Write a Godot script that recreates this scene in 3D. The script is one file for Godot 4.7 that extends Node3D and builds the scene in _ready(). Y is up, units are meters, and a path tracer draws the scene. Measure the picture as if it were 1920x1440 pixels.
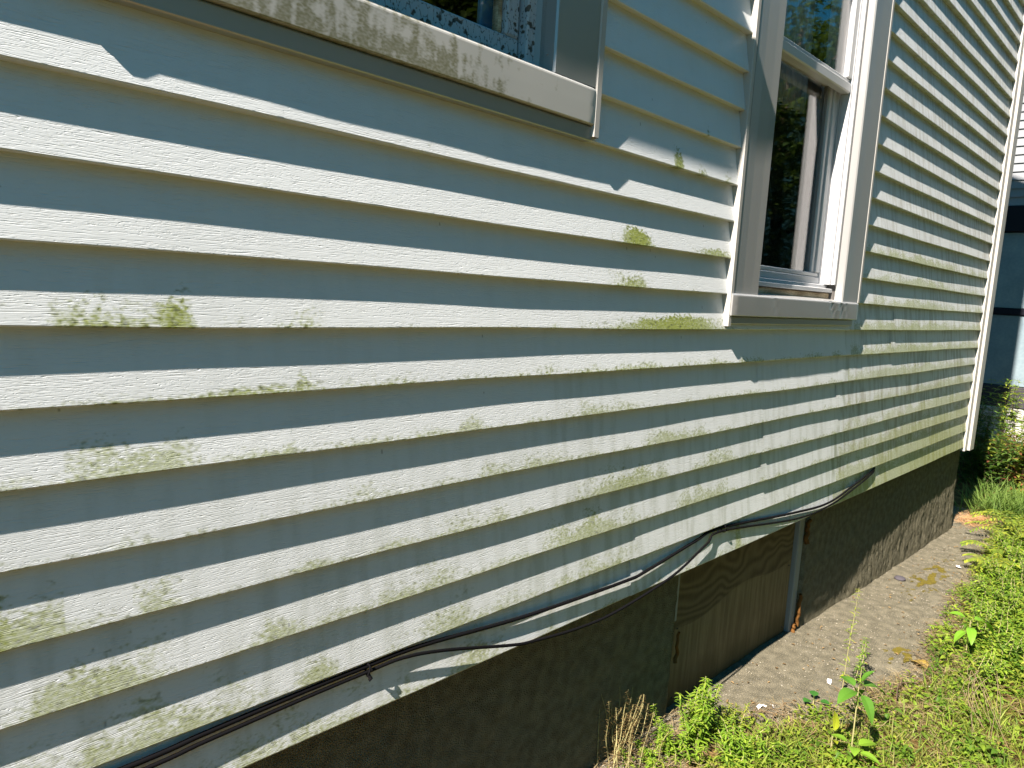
extends Node3D
# A weathered vinyl-sided house wall in raking sun. x runs along the wall, y up, z out of the wall. Y0 is the height of the lowest clapboard edge.
const Y0 := 0.53
const P := 0.1016      # exposure of one clapboard course
const D := 0.0195      # how far a course's butt stands proud
const SUN_TO := Vector3(-8.1, 8.0, 1.0)

var names := {}
var rng := RandomNumberGenerator.new()
var M := {}
var wob := FastNoiseLite.new()
var house: Node3D

# ------------------------------------------------------------------ naming and tagging
func numbered(n: String) -> String:
	if not names.has(n):
		names[n] = 0
		return n
	names[n] += 1
	return "%s_%03d" % [n, names[n]]

func tag(o: Node, label := "", category := "", group := "", kind := ""):
	if label: o.set_meta("label", label)
	if category: o.set_meta("category", category)
	if group: o.set_meta("group", group)
	if kind: o.set_meta("kind", kind)
	return o

func thing(called: String, label: String, category: String, at := Vector3.ZERO, turn := 0.0, group := "") -> Node3D:
	var o := Node3D.new()
	o.name = numbered(called)
	add_child(o)
	o.position = at
	o.rotation.y = turn
	tag(o, label, category, group)
	return o

func part(called: String, mesh: Mesh, mat: Material, parent: Node = self, kind := "") -> MeshInstance3D:
	var o := MeshInstance3D.new()
	if parent == self:
		o.name = numbered(called)
	else:
		var n := called
		var i := 0
		while parent.has_node(NodePath(n)):
			i += 1
			n = "%s_%03d" % [called, i]
		o.name = n
	o.mesh = mesh
	o.material_override = mat
	parent.add_child(o, true)
	if kind: o.set_meta("kind", kind)
	return o

func node(called: String, parent: Node) -> Node3D:
	var o := Node3D.new()
	var n := called
	var i := 0
	while parent.has_node(NodePath(n)):
		i += 1
		n = "%s_%03d" % [called, i]
	o.name = n
	parent.add_child(o, true)
	return o

# ------------------------------------------------------------------ mesh helpers
func mb() -> SurfaceTool:
	var st := SurfaceTool.new()
	st.begin(Mesh.PRIMITIVE_TRIANGLES)
	return st

func tri(st: SurfaceTool, a: Vector3, b: Vector3, c: Vector3, n: Vector3, ua := Vector2.ZERO, ub := Vector2.ZERO, uc := Vector2.ZERO):
	if (b - a).cross(c - a).dot(n) > 0.0:
		var t := b
		b = c
		c = t
		var tu := ub
		ub = uc
		uc = tu
	st.set_normal(n); st.set_uv(ua); st.add_vertex(a)
	st.set_normal(n); st.set_uv(ub); st.add_vertex(b)
	st.set_normal(n); st.set_uv(uc); st.add_vertex(c)

func flat_uv(p: Vector3, n: Vector3) -> Vector2:
	var a := n.abs()
	if a.z >= a.x and a.z >= a.y: return Vector2(p.x, -p.y)
	if a.x >= a.y: return Vector2(p.z, -p.y)
	return Vector2(p.x, p.z)

func quad(st: SurfaceTool, a: Vector3, b: Vector3, c: Vector3, d: Vector3, hint: Vector3):
	var n := (b - a).cross(c - a)
	if n.length() < 1e-12: n = (c - a).cross(d - a)
	n = n.normalized()
	if n.dot(hint) < 0.0: n = -n
	tri(st, a, b, c, n, flat_uv(a, n), flat_uv(b, n), flat_uv(c, n))
	tri(st, a, c, d, n, flat_uv(a, n), flat_uv(c, n), flat_uv(d, n))

# a box with bevelled edges
func box(st: SurfaceTool, lo: Vector3, hi: Vector3, c := 0.002):
	var s := hi - lo
	c = minf(c, 0.45 * minf(s.x, minf(s.y, s.z)))
	var m := (lo + hi) / 2.0
	var h := s / 2.0
	for ax in 3:
		var u := (ax + 1) % 3
		var v := (ax + 2) % 3
		for sg in [-1.0, 1.0]:
			var q := []
			for k in [[-1, -1], [1, -1], [1, 1], [-1, 1]]:
				var p := Vector3.ZERO
				p[ax] = sg * h[ax]
				p[u] = k[0] * (h[u] - c)
				p[v] = k[1] * (h[v] - c)
				q.append(m + p)
			var n := Vector3.ZERO
			n[ax] = sg
			quad(st, q[0], q[1], q[2], q[3], n)
		for su in [-1.0, 1.0]:
			for sv in [-1.0, 1.0]:
				var q2 := []
				for k in [[-1, 0], [1, 0], [1, 1], [-1, 1]]:
					var p2 := Vector3.ZERO
					p2[ax] = k[0] * (h[ax] - c)
					p2[u] = su * (h[u] - (c if k[1] == 0 else 0.0))
					p2[v] = sv * (h[v] - (0.0 if k[1] == 0 else c))
					q2.append(m + p2)
				var n2 := Vector3.ZERO
				n2[u] = su
				n2[v] = sv
				quad(st, q2[0], q2[1], q2[2], q2[3], n2)
	for sx in [-1.0, 1.0]:
		for sy in [-1.0, 1.0]:
			for sz in [-1.0, 1.0]:
				var n3 := Vector3(sx, sy, sz).normalized()
				tri(st, m + Vector3(sx * h.x, sy * (h.y - c), sz * (h.z - c)), m + Vector3(sx * (h.x - c), sy * h.y, sz * (h.z - c)), m + Vector3(sx * (h.x - c), sy * (h.y - c), sz * h.z), n3)

func boxm(lo: Vector3, hi: Vector3, c := 0.002) -> ArrayMesh:
	var st := mb()
	box(st, lo, hi, c)
	return st.commit()

# a profile of (along, out) points swept straight: vertical trim (plan profile in x,z) or horizontal trim (section in y,z)
func sweep_up(prof: Array, y0: float, y1: float, round_it := false) -> ArrayMesh:
	var st := mb()
	for i in prof.size() - 1:
		var a: Vector2 = prof[i]
		var b: Vector2 = prof[i + 1]
		st.set_smooth_group(0 if round_it else i + 1)
		var v := [Vector3(a.x, y0, a.y), Vector3(a.x, y1, a.y), Vector3(b.x, y1, b.y), Vector3(b.x, y0, b.y)]
		for k in [0, 1, 2, 0, 2, 3]:
			st.set_uv(Vector2(v[k].x + v[k].z, -v[k].y))
			st.add_vertex(v[k])
	st.generate_normals()
	return st.commit()

func tube(st: SurfaceTool, pts: Array, r0: float, r1: float, sides := 6, col := Color(0.20, 0.24, 0.07)):
	st.set_smooth_group(0)
	var rings := []
	var n := pts.size()
	var up := Vector3(0.13, 0.31, 0.94).normalized()
	for i in n:
		var t: Vector3 = (pts[mini(i + 1, n - 1)] - pts[maxi(i - 1, 0)]).normalized()
		var u := t.cross(up).normalized()
		var v := u.cross(t).normalized()
		var r := lerpf(r0, r1, float(i) / maxf(n - 1, 1))
		var ring := []
		for k in sides:
			var a := TAU * k / sides
			ring.append(pts[i] + (u * cos(a) + v * sin(a)) * r)
		rings.append(ring)
	for i in n - 1:
		for k in sides:
			var k2 := (k + 1) % sides
			var a: Vector3 = rings[i][k]
			var b: Vector3 = rings[i][k2]
			var c: Vector3 = rings[i + 1][k2]
			var d: Vector3 = rings[i + 1][k]
			var hint: Vector3 = (a + b + c + d) / 4.0 - (pts[i] + pts[i + 1]) / 2.0
			var nn := (b - a).cross(c - a)
			var seq := [a, b, c, a, c, d] if nn.dot(hint) < 0.0 else [a, c, b, a, d, c]
			for q in seq:
				st.set_color(col)
				st.set_normal((q - (pts[i] if q == a or q == b else pts[i + 1])).normalized())
				st.add_vertex(q)

func smooth_path(pts: Array, per := 6) -> Array:
	var out := []
	for i in pts.size() - 1:
		var p0: Vector3 = pts[maxi(i - 1, 0)]
		var p1: Vector3 = pts[i]
		var p2: Vector3 = pts[i + 1]
		var p3: Vector3 = pts[mini(i + 2, pts.size() - 1)]
		for k in per:
			out.append(p1.cubic_interpolate(p2, p0, p3, float(k) / per))
	out.append(pts[-1])
	return out

# a leaf lying along +z of its frame, bent and folded; coloured by the vertex colour
func leaf(st: SurfaceTool, t: Transform3D, length: float, width: float, droop := 0.3, fold := 0.2, col := Color(1, 1, 1), segs := 4, tip := 1.0):
	var rows := []
	for i in segs + 1:
		var s := float(i) / segs
		var w := width * 0.5 * pow(sin(PI * pow(s * 0.97 + 0.015, 0.75 * tip)), 0.8)
		var y := -droop * length * s * s
		var z := length * s * (1.0 - 0.25 * absf(droop) * s)
		rows.append([t * Vector3(-w, y + fold * w, z), t * Vector3(0, y, z), t * Vector3(w, y + fold * w, z)])
	st.set_smooth_group(-1)
	for i in segs:
		for h in 2:
			var a: Vector3 = rows[i][h]
			var b: Vector3 = rows[i][h + 1]
			var c: Vector3 = rows[i + 1][h + 1]
			var d: Vector3 = rows[i + 1][h]
			var n := (b - a).cross(c - a)
			if n.length() < 1e-14: n = (c - a).cross(d - a)
			n = -n.normalized()
			if n.dot(t.basis.y) < 0.0: n = -n
			var seq := [a, b, c, a, c, d] if (b - a).cross(c - a).dot(n) < 0.0 else [a, c, b, a, d, c]
			for q in seq:
				st.set_normal(n)
				st.set_color(col)
				st.add_vertex(q)

func frame_along(at: Vector3, dir: Vector3, up := Vector3.UP) -> Transform3D:
	var z := dir.normalized()
	if absf(z.dot(up)) > 0.98: up = Vector3(0.9, 0.1, 0.4)
	var x := up.cross(z).normalized()
	return Transform3D(Basis(x, z.cross(x).normalized(), z), at)

func scatter(called: String, mesh: Mesh, mat: Material, xf: Array, cols: Array, parent: Node = self) -> MultiMeshInstance3D:
	var mm := MultiMesh.new()
	mm.transform_format = MultiMesh.TRANSFORM_3D
	mm.use_colors = true
	mm.mesh = mesh
	mm.instance_count = xf.size()
	for i in xf.size():
		mm.set_instance_transform(i, xf[i])
		mm.set_instance_color(i, cols[i])
	var o := MultiMeshInstance3D.new()
	o.name = numbered(called) if parent == self else called
	o.multimesh = mm
	o.material_override = mat
	parent.add_child(o, true)
	o.set_meta("kind", "stuff")
	return o

# ------------------------------------------------------------------ materials
func lin(r: float, g: float, b: float) -> Color:
	return Color(r, g, b).linear_to_srgb()

func mat(c: Color, rough := 0.8, spec := 0.5) -> StandardMaterial3D:
	var m := StandardMaterial3D.new()
	m.albedo_color = c
	m.roughness = rough
	m.metallic_specular = spec
	return m

func noise_bytes(w: int, h: int, sd: int, freq: float, oct := 3, seamless := false, kind := FastNoiseLite.TYPE_SIMPLEX_SMOOTH) -> Image:
	var n := FastNoiseLite.new()
	n.seed = sd
	n.noise_type = kind
	n.frequency = freq
	n.fractal_octaves = oct
	var im: Image = n.get_seamless_image(w, h, false, false, 0.15, true) if seamless else n.get_image(w, h, false, false, true)
	im.convert(Image.FORMAT_L8)
	return im

func stretched(w: int, h: int, w0: int, h0: int, sd: int, freq: float, oct := 3, seamless := true) -> PackedByteArray:
	var im := noise_bytes(w0, h0, sd, freq, oct, seamless)
	im.resize(w, h, Image.INTERPOLATE_CUBIC)
	return im.get_data()

func tex(im: Image) -> ImageTexture:
	return ImageTexture.create_from_image(im)

func sstep(a: float, b: float, x: float) -> float:
	var t := clampf((x - a) / (b - a), 0.0, 1.0)
	return t * t * (3.0 - 2.0 * t)

# embossed wood grain of the vinyl: thin winding grooves that run along the board
func grain_image() -> Image:
	var w := 2048
	var h := 512
	var a := stretched(w, h, 44, 512, 11, 0.06, 2)
	var b := stretched(w, h, 96, 512, 12, 0.11, 2)
	var c := stretched(w, h, 128, 512, 13, 0.25, 1)
	var m := stretched(w, h, 128, 128, 14, 0.05, 2)
	var d := PackedByteArray()
	d.resize(w * h)
	for i in w * h:
		var g1 := absi((a[i] * 4) % 256 - 128)
		var g2 := absi((b[i] * 2) % 256 - 128)
		var v := 200.0
		var cut := clampf((m[i] - 96) / 50.0, 0.0, 1.0)
		if g1 < 26: v -= (26 - g1) * 5.6 * (0.25 + 0.75 * cut)
		if g2 < 14: v -= (14 - g2) * 8.0 * (1.0 - 0.6 * cut)
		v += (c[i] - 128) * 0.14
		d[i] = clampi(int(v), 0, 255)
	return Image.create_from_data(w, h, false, Image.FORMAT_L8, d)

# algae and grime of the clapboards: one row of the picture per course, x from 0 to 5.5 m
func stain_image() -> Image:
	var w := 2048
	var rows := 16
	var rh := 64
	var h := rows * rh
	var big := noise_bytes(w, h, 21, 0.022, 3).get_data()
	var mid := noise_bytes(w, h, 24, 0.16, 3).get_data()
	var fine := noise_bytes(w, h, 22, 0.34, 2).get_data()
	var drip := stretched(w, h, w, 128, 23, 0.06, 3, false)
	var cloud := noise_bytes(w, h, 25, 0.006, 2).get_data()
	# clumps: course, centre x, half width, strength, height share of the course
	var cl := [
		[7, 0.30, 0.07, 0.52, 0.50], [7, 0.385, 0.035, 0.62, 0.62], [7, 0.55, 0.10, 0.30, 0.4], [7, 0.79, 0.03, 0.32, 0.3], [7, 1.02, 0.10, 0.24, 0.25], [7, 1.18, 0.05, 0.3, 0.3], [7, 1.65, 0.30, 0.72, 0.42], [7, 0.16, 0.02, 0.4, 0.4],
		[9, 1.46, 0.07, 0.85, 0.42], [9, 1.84, 0.11, 0.58, 0.30], [9, 1.65, 0.05, 0.2, 0.2], [9, 0.50, 0.04, 0.22, 0.3],
		[8, 1.45, 0.09, 0.55, 0.42], [8, 1.80, 0.12, 0.25, 0.25],
		[10, 1.47, 0.04, 0.25, 0.2], [10, 1.70, 0.05, 0.22, 0.2], [11, 1.62, 0.025, 0.70, 0.5], [11, 1.72, 0.04, 0.42, 0.34], [11, 1.86, 0.04, 0.4, 0.34], [12, 1.74, 0.015, 0.4, 0.4],
		[6, 0.12, 0.14, 0.36, 0.35], [6, 0.585, 0.03, 0.5, 0.42], [6, 0.78, 0.05, 0.34, 0.3], [6, 1.03, 0.05, 0.34, 0.3], [6, 1.25, 0.25, 0.38, 0.32], [6, 1.9, 0.2, 0.22, 0.3],
		[5, 0.10, 0.10, 0.42, 0.45], [5, 0.33, 0.14, 0.52, 0.6], [5, 0.55, 0.03, 0.5, 0.4], [5, 0.72, 0.12, 0.40, 0.4], [5, 0.95, 0.08, 0.42, 0.4], [5, 1.35, 0.35, 0.45, 0.42], [5, 1.9, 0.25, 0.28, 0.3],
		[4, 0.10, 0.09, 0.58, 0.6], [4, 0.36, 0.08, 0.34, 0.4], [4, 0.7, 0.2, 0.38, 0.42], [4, 1.15, 0.3, 0.44, 0.45], [4, 1.7, 0.25, 0.52, 0.5], [4, 2.35, 0.3, 0.3, 0.4],
		[3, 0.16, 0.10, 0.66, 0.75], [3, 0.36, 0.06, 0.46, 0.6], [3, 0.55, 0.1, 0.38, 0.5], [3, 0.95, 0.25, 0.44, 0.5], [3, 1.5, 0.25, 0.58, 0.6], [3, 1.95, 0.2, 0.5, 0.5], [3, 2.5, 0.2, 0.30, 0.4],
		[2, 0.28, 0.14, 0.56, 0.8], [2, 0.55, 0.1, 0.44, 0.6], [2, 0.85, 0.2, 0.46, 0.6], [2, 1.35, 0.25, 0.55, 0.7], [2, 1.9, 0.25, 0.5, 0.6],
		[1, 0.35, 0.2, 0.5, 0.8], [1, 0.62, 0.05, 0.55, 0.7], [1, 0.95, 0.2, 0.46, 0.7], [1, 1.4, 0.25, 0.46, 0.6], [0, 0.6, 0.3, 0.42, 0.9], [0, 1.0, 0.1, 0.5, 0.8], [0, 2.15, 0.03, 0.62, 0.9],
	]
	var out := PackedByteArray()
	out.resize(w * h * 4)
	for r in rows:
		var dens := PackedFloat32Array()
		var hgt := PackedFloat32Array()
		var dirt := PackedFloat32Array()
		dens.resize(w); hgt.resize(w); dirt.resize(w)
		for px in w:
			var x := px * 5.5 / w
			var de := 0.10
			var hh := 0.35
			if r <= 5: de = 0.17 + 0.02 * (5 - r)
			if r >= 12: de = 0.0
			if r >= 2 and r <= 6 and x < 2.9:
				de = 0.34 + 0.12 * wob.get_noise_2d(x * 2.2, r * 41.0)
				hh = 0.26
			if x > 2.95:
				var along := sstep(2.95, 4.6, x)
				if r <= 4:
					de = 0.33 + 0.05 * (4 - r) + 0.20 * along
					hh = 0.6 + 0.12 * (4 - r)
				elif r <= 10:
					de = 0.36 + 0.16 * sin(along * PI) * (1.0 if r >= 8 else 0.4) + (0.12 if r <= 7 else 0.0)
					hh = 0.55
				elif r == 11: de = 0.10
			var best := 0.0
			for c in cl:
				if c[0] == r and absf(x - c[1]) < 2.2 * c[2]:
					var g: float = c[3] * exp(-pow((x - c[1] + 0.02 * wob.get_noise_2d(x * 9.0, r * 13.0)) / (c[2] * 1.08), 2.0))
					if g > best:
						best = g
						if g > de: hh = c[4]
			dens[px] = maxf(de, best)
			hgt[px] = hh
			var di := 0.03
			if r <= 4: di = 0.12 + 0.035 * (4 - r)
			elif r <= 7: di = 0.06
			if x > 1.2 and r <= 5: di += 0.08
			if x > 2.9: di += 0.32 + 0.12 * sstep(2.9, 4.5, x)
			dirt[px] = di
		for py in rh:
			var v := float(py) / rh
			for px in w:
				var i := (r * rh + py) * w + px
				var far := px > 1100
				var n := (big[i] * 0.42 + mid[i] * 0.38 + fine[i] * 0.20) / 255.0
				var de := dens[px]
				var a := clampf((n + de * (1.25 - v / hgt[px]) * 1.05 - 0.80) * (4.2 + 5.0 * sstep(0.4, 0.7, de)), 0.0, 1.0) if v < 1.25 * hgt[px] else 0.0
				a *= (0.8 if far else 1.0) * (0.10 + 0.5 * fine[i] / 255.0 + 0.3 * mid[i] / 255.0 + 0.25 * sstep(0.45, 0.8, de)) * (1.05 if r <= 5 else 1.35)
				var s := 0.75 * clampf(((drip[i] * 0.6 + cloud[i] * 0.25 + fine[i] * 0.15) / 255.0 - 0.44) * 4.0, 0.0, 1.0) * dirt[px] * 1.35
				s = minf(s + dirt[px] * 0.30, 0.75)
				a = minf(a, 0.92)
				var t := 1.0 - (1.0 - a) * (1.0 - s)
				var k := a / t if t > 0.001 else 0.0
				var dark := 1.0 - 0.5 * sstep(0.55, 0.95, mid[i] / 255.0)
				var j := i * 4
				out[j] = int(lerpf(140.0 if far else 120.0, 130.0 * dark, k))
				out[j + 1] = int(lerpf(138.0 if far else 128.0, 142.0 * dark, k))
				out[j + 2] = int(lerpf(118.0 if far else 98.0, 30.0 * dark, k))
				out[j + 3] = int(255.0 * t)
	# insect specks and flecks of dirt
	for q in 150:
		var sx := rng.randi() % (w - 6)
		var sy := rng.randi() % (h - 6)
		for dy in 1 + rng.randi() % 4:
			for dx in 1:
				var j := ((sy + dy) * w + sx + dx) * 4
				out[j] = 46
				out[j + 1] = 48
				out[j + 2] = 38
				out[j + 3] = 150
	return Image.create_from_data(w, h, false, Image.FORMAT_RGBA8, out)

func speckle(w: int, sd: int, f1: float, f2: float, lo: Color, hi: Color, chips := 0.0, chip := Color.WHITE, ka := 0.6) -> Image:
	var a := noise_bytes(w, w, sd, f1, 4, true).get_data()
	var b := noise_bytes(w, w, sd + 1, f2, 2, true).get_data()
	var c := noise_bytes(w, w, sd + 2, 0.11, 1, true, FastNoiseLite.TYPE_CELLULAR).get_data() if chips > 0.0 else b
	var d := PackedByteArray()
	d.resize(w * w * 3)
	for i in w * w:
		var t := clampf((a[i] * ka + b[i] * (1.0 - ka)) / 255.0 * 1.6 - 0.3, 0.0, 1.0)
		var q := lo.lerp(hi, t)
		if chips > 0.0 and c[i] < 255 * chips and b[i] > 130: q = q.lerp(chip, 0.75)
		d[i * 3] = int(q.r * 255)
		d[i * 3 + 1] = int(q.g * 255)
		d[i * 3 + 2] = int(q.b * 255)
	return Image.create_from_data(w, w, false, Image.FORMAT_RGB8, d)

# old cracked paint over grey wood: colour and relief
func crackle(sd: int, sx: float, paint: Color) -> Array:
	var w := 512
	var n := FastNoiseLite.new()
	n.seed = sd
	n.noise_type = FastNoiseLite.TYPE_CELLULAR
	n.cellular_return_type = FastNoiseLite.RETURN_DISTANCE2_SUB
	n.frequency = 0.020
	n.domain_warp_enabled = true
	n.domain_warp_amplitude = 9.0
	n.domain_warp_frequency = 0.03
	var lost := noise_bytes(w, w, sd + 3, 0.012, 3).get_data()
	var wood := stretched(w, w, 512, 32, sd + 4, 0.12, 3, false)
	var d := PackedByteArray()
	var hm := PackedByteArray()
	d.resize(w * w * 3)
	hm.resize(w * w)
	for y in w:
		for x in w:
			var i := y * w + x
			var e := n.get_noise_2d(x * sx, y) + 1.0
			var k := sstep(0.05, 0.16, e)
			if lost[i] > 205: k *= 0.0
			elif lost[i] > 196: k *= 0.5
			var g := 0.25 + 0.2 * wood[i] / 255.0
			var q := Color(g, g * 0.97, g * 0.9).lerp(paint * (0.9 + 0.1 * wood[i] / 255.0), k)
			d[i * 3] = int(clampf(q.r, 0, 1) * 255)
			d[i * 3 + 1] = int(clampf(q.g, 0, 1) * 255)
			d[i * 3 + 2] = int(clampf(q.b, 0, 1) * 255)
			hm[i] = int(k * 200 + wood[i] * 0.2)
	return [Image.create_from_data(w, w, false, Image.FORMAT_RGB8, d), Image.create_from_data(w, w, false, Image.FORMAT_L8, hm)]

# weathered plywood: a cathedral figure above, straight vertical grain below
func plywood_image() -> Image:
	var w := 512
	var warp := noise_bytes(w, w, 41, 0.006, 2).get_data()
	var vert := stretched(w, w, 512, 24, 42, 0.07, 3, false)
	var fibre := stretched(w, w, 512, 48, 43, 0.3, 2, false)
	var d := PackedByteArray()
	d.resize(w * w * 3)
	for y in w:
		for x in w:
			var i := y * w + x
			var u := float(x) / w
			var v := float(y) / w
			var edge := 0.46 + 0.03 * sin(u * 9.0) - 0.08 * (u - 0.5)
			var upper := 1.0 - sstep(edge - 0.02, edge + 0.03, v)
			var k1 := Vector2((u - 0.26) * 1.0, (v - 0.22) * 2.4).length()
			var k2 := Vector2((u - 0.74) * 0.8, (v - 0.17) * 2.2).length()
			var ph := minf(k1, k2) * 46.0 + warp[i] / 255.0 * 16.0
			var ring := 0.5 + 0.5 * sin(ph)
			var str := vert[i] / 255.0
			var g := lerpf(0.35 + 0.65 * str, 0.25 + 0.55 * ring + 0.1 * str, upper)
			g = g * 0.8 + 0.2 * fibre[i] / 255.0
			var q := Color(0.33, 0.285, 0.215).lerp(Color(0.56, 0.50, 0.385), g)
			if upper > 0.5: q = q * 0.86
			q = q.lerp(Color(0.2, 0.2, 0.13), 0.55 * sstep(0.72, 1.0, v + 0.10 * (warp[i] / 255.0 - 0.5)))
			d[i * 3] = int(q.r * 255)
			d[i * 3 + 1] = int(q.g * 255)
			d[i * 3 + 2] = int(q.b * 255)
	return Image.create_from_data(w, w, false, Image.FORMAT_RGB8, d)

# streaks of algae running down a metal sill
func sill_stain() -> Image:
	var w := 512
	var h := 64
	var a := noise_bytes(w, h, 51, 0.03, 3).get_data()
	var s := stretched(w, h, w, 8, 52, 0.09, 2, false)
	var f := noise_bytes(w, h, 53, 0.22, 2).get_data()
	var d := PackedByteArray()
	d.resize(w * h * 4)
	for y in h:
		for x in w:
			var i := y * w + x
			var u := float(x) / w
			var v := float(y) / h
			var amount := 0.54 * (1.0 - sstep(0.5, 0.95, u)) + 0.05
			var n := (a[i] * 0.4 + s[i] * 0.45 + f[i] * 0.15) / 255.0
			var k := clampf((n + amount * (0.55 + 0.45 * v) - 0.80) * 4.0, 0.0, 0.9) * (0.45 + 0.55 * f[i] / 255.0)
			k = maxf(k, 0.8 * sstep(0.95, 1.0, v) * (1.0 - sstep(0.5, 0.9, u)))
			d[i * 4] = 98
			d[i * 4 + 1] = 98
			d[i * 4 + 2] = 50
			d[i * 4 + 3] = int(255 * k)
	return Image.create_from_data(w, h, false, Image.FORMAT_RGBA8, d)

func make_materials():
	var grain := tex(grain_image())
	var s := mat(lin(0.655, 0.70, 0.715), 0.42, 0.5)
	s.heightmap_enabled = true
	s.heightmap_texture = grain
	s.heightmap_scale = 0.09
	s.detail_enabled = true
	s.detail_uv_layer = BaseMaterial3D.DETAIL_UV_2
	s.detail_blend_mode = BaseMaterial3D.BLEND_MODE_MIX
	s.detail_albedo = tex(stain_image())
	M.siding = s
	M.coil = mat(lin(0.44, 0.45, 0.445), 0.34, 0.6)
	M.coil.metallic = 0.45
	var cs := mat(lin(0.50, 0.505, 0.48), 0.42, 0.5)
	cs.detail_enabled = true
	cs.detail_albedo = tex(sill_stain())
	cs.detail_blend_mode = BaseMaterial3D.BLEND_MODE_MIX
	M.coil_stained = cs
	M.trim = mat(lin(0.44, 0.435, 0.41), 0.45, 0.5)
	M.vinyl = mat(lin(0.50, 0.515, 0.53), 0.35, 0.5)
	M.gasket = mat(lin(0.20, 0.20, 0.20), 0.6)
	M.dark = mat(lin(0.05, 0.045, 0.04), 0.9)
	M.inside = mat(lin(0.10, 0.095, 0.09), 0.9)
	M.blue = mat(lin(0.10, 0.28, 0.48), 0.8)
	M.curtain = mat(lin(0.26, 0.27, 0.24), 0.9)
	var cr := crackle(61, 1.6, Color(0.74, 0.77, 0.80))
	var cp := mat(Color.WHITE, 0.7, 0.3)
	cp.albedo_texture = tex(cr[0])
	cp.heightmap_enabled = true
	cp.heightmap_texture = tex(cr[1])
	cp.heightmap_scale = 0.12
	cp.uv1_scale = Vector3(4.5, 4.5, 1)
	M.crackle = cp
	var wd := mat(lin(0.34, 0.29, 0.22), 0.8, 0.3)
	var wim := speckle(256, 71, 0.01, 0.12, Color(0.62, 0.55, 0.45), Color(1, 0.95, 0.86))
	wd.albedo_texture = tex(wim)
	wd.albedo_color = lin(0.62, 0.56, 0.47)
	wd.uv1_scale = Vector3(2, 9, 1)
	M.old_wood = wd
	var g := mat(Color(0, 0, 0, 0.02), 0.02, 0.5)
	g.transparency = BaseMaterial3D.TRANSPARENCY_ALPHA
	M.glass = g
	var fo := mat(Color.WHITE, 0.95, 0.2)
	fo.albedo_texture = tex(speckle(512, 81, 0.02, 0.3, Color(0.33, 0.32, 0.26), Color(0.55, 0.535, 0.455), 0.0, Color.WHITE, 0.35))
	fo.heightmap_enabled = true
	fo.heightmap_texture = tex(noise_bytes(512, 512, 83, 0.2, 3, true))
	fo.heightmap_scale = 0.8
	fo.uv1_scale = Vector3(2.2, 2.2, 1)
	M.stucco = fo
	var pl := mat(Color.WHITE, 0.85, 0.2)
	var pim := plywood_image()
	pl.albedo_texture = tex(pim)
	var ph: Image = pim.duplicate()
	ph.convert(Image.FORMAT_L8)
	pl.heightmap_enabled = true
	pl.heightmap_texture = tex(ph)
	pl.heightmap_scale = 0.15
	M.plywood = pl
	M.grey_board = mat(lin(0.26, 0.27, 0.26), 0.8, 0.3)
	M.foam = mat(lin(0.13, 0.062, 0.018), 0.9, 0.2)
	M.cable = mat(lin(0.005, 0.005, 0.006), 0.75, 0.2)
	M.steel = mat(lin(0.45, 0.45, 0.44), 0.35, 0.6)
	M.steel.metallic = 0.8
	var co := mat(Color.WHITE, 0.92, 0.25)
	co.albedo_texture = tex(speckle(1024, 91, 0.012, 0.22, Color(0.25, 0.245, 0.205), Color(0.52, 0.50, 0.43), 0.20, Color(0.66, 0.62, 0.50), 0.35))
	co.heightmap_enabled = true
	co.heightmap_texture = tex(noise_bytes(1024, 1024, 95, 0.2, 4, true))
	co.heightmap_scale = 0.25
	co.uv1_scale = Vector3(1.4, 1.4, 1)
	M.concrete = co
	var so := mat(Color.WHITE, 0.95, 0.15)
	so.albedo_texture = tex(speckle(512, 101, 0.012, 0.15, Color(0.22, 0.17, 0.10), Color(0.47, 0.39, 0.24)))
	so.uv1_scale = Vector3(1.3, 1.3, 1)
	so.heightmap_enabled = true
	so.heightmap_texture = tex(noise_bytes(512, 512, 103, 0.06, 4, true))
	so.heightmap_scale = 1.0
	M.soil = so
	var lf := mat(Color.WHITE, 0.5, 0.35)
	lf.vertex_color_use_as_albedo = true
	lf.backlight_enabled = true
	lf.backlight = lin(0.75, 0.8, 0.35)
	M.leaf = lf
	var st := mat(Color.WHITE, 0.8, 0.3)
	st.vertex_color_use_as_albedo = true
	M.tint = st
	M.bark = mat(lin(0.10, 0.075, 0.05), 0.95, 0.2)
	M.stem = mat(lin(0.32, 0.30, 0.14), 0.7, 0.3)
	M.white = mat(lin(0.80, 0.80, 0.78), 0.7, 0.3)
	M.far_siding = mat(lin(0.24, 0.26, 0.28), 0.7, 0.3)
	var pb := mat(Color.WHITE, 0.75, 0.3)
	pb.albedo_texture = tex(speckle(256, 111, 0.01, 0.1, Color(0.455, 0.525, 0.56), Color(0.525, 0.595, 0.62)))
	M.pale_blue = pb
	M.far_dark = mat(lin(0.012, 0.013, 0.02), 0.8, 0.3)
	M.lawn = mat(lin(0.036, 0.066, 0.022), 0.95, 0.2)
	M.cream = mat(lin(0.55, 0.53, 0.47), 0.8, 0.3)
	M.base_white = mat(lin(0.42, 0.42, 0.40), 0.8, 0.3)
	M.far_grey = mat(lin(0.05, 0.048, 0.056), 0.9, 0.3)
	M.metal_hood = mat(lin(0.6, 0.6, 0.58), 0.5, 0.5)

# ------------------------------------------------------------------ the house
func course_depth(k: int) -> float:   # the lower courses sit flatter against the wall than the upper ones
	return lerpf(0.0158, 0.0205, sstep(3.0, 8.5, k))

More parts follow.
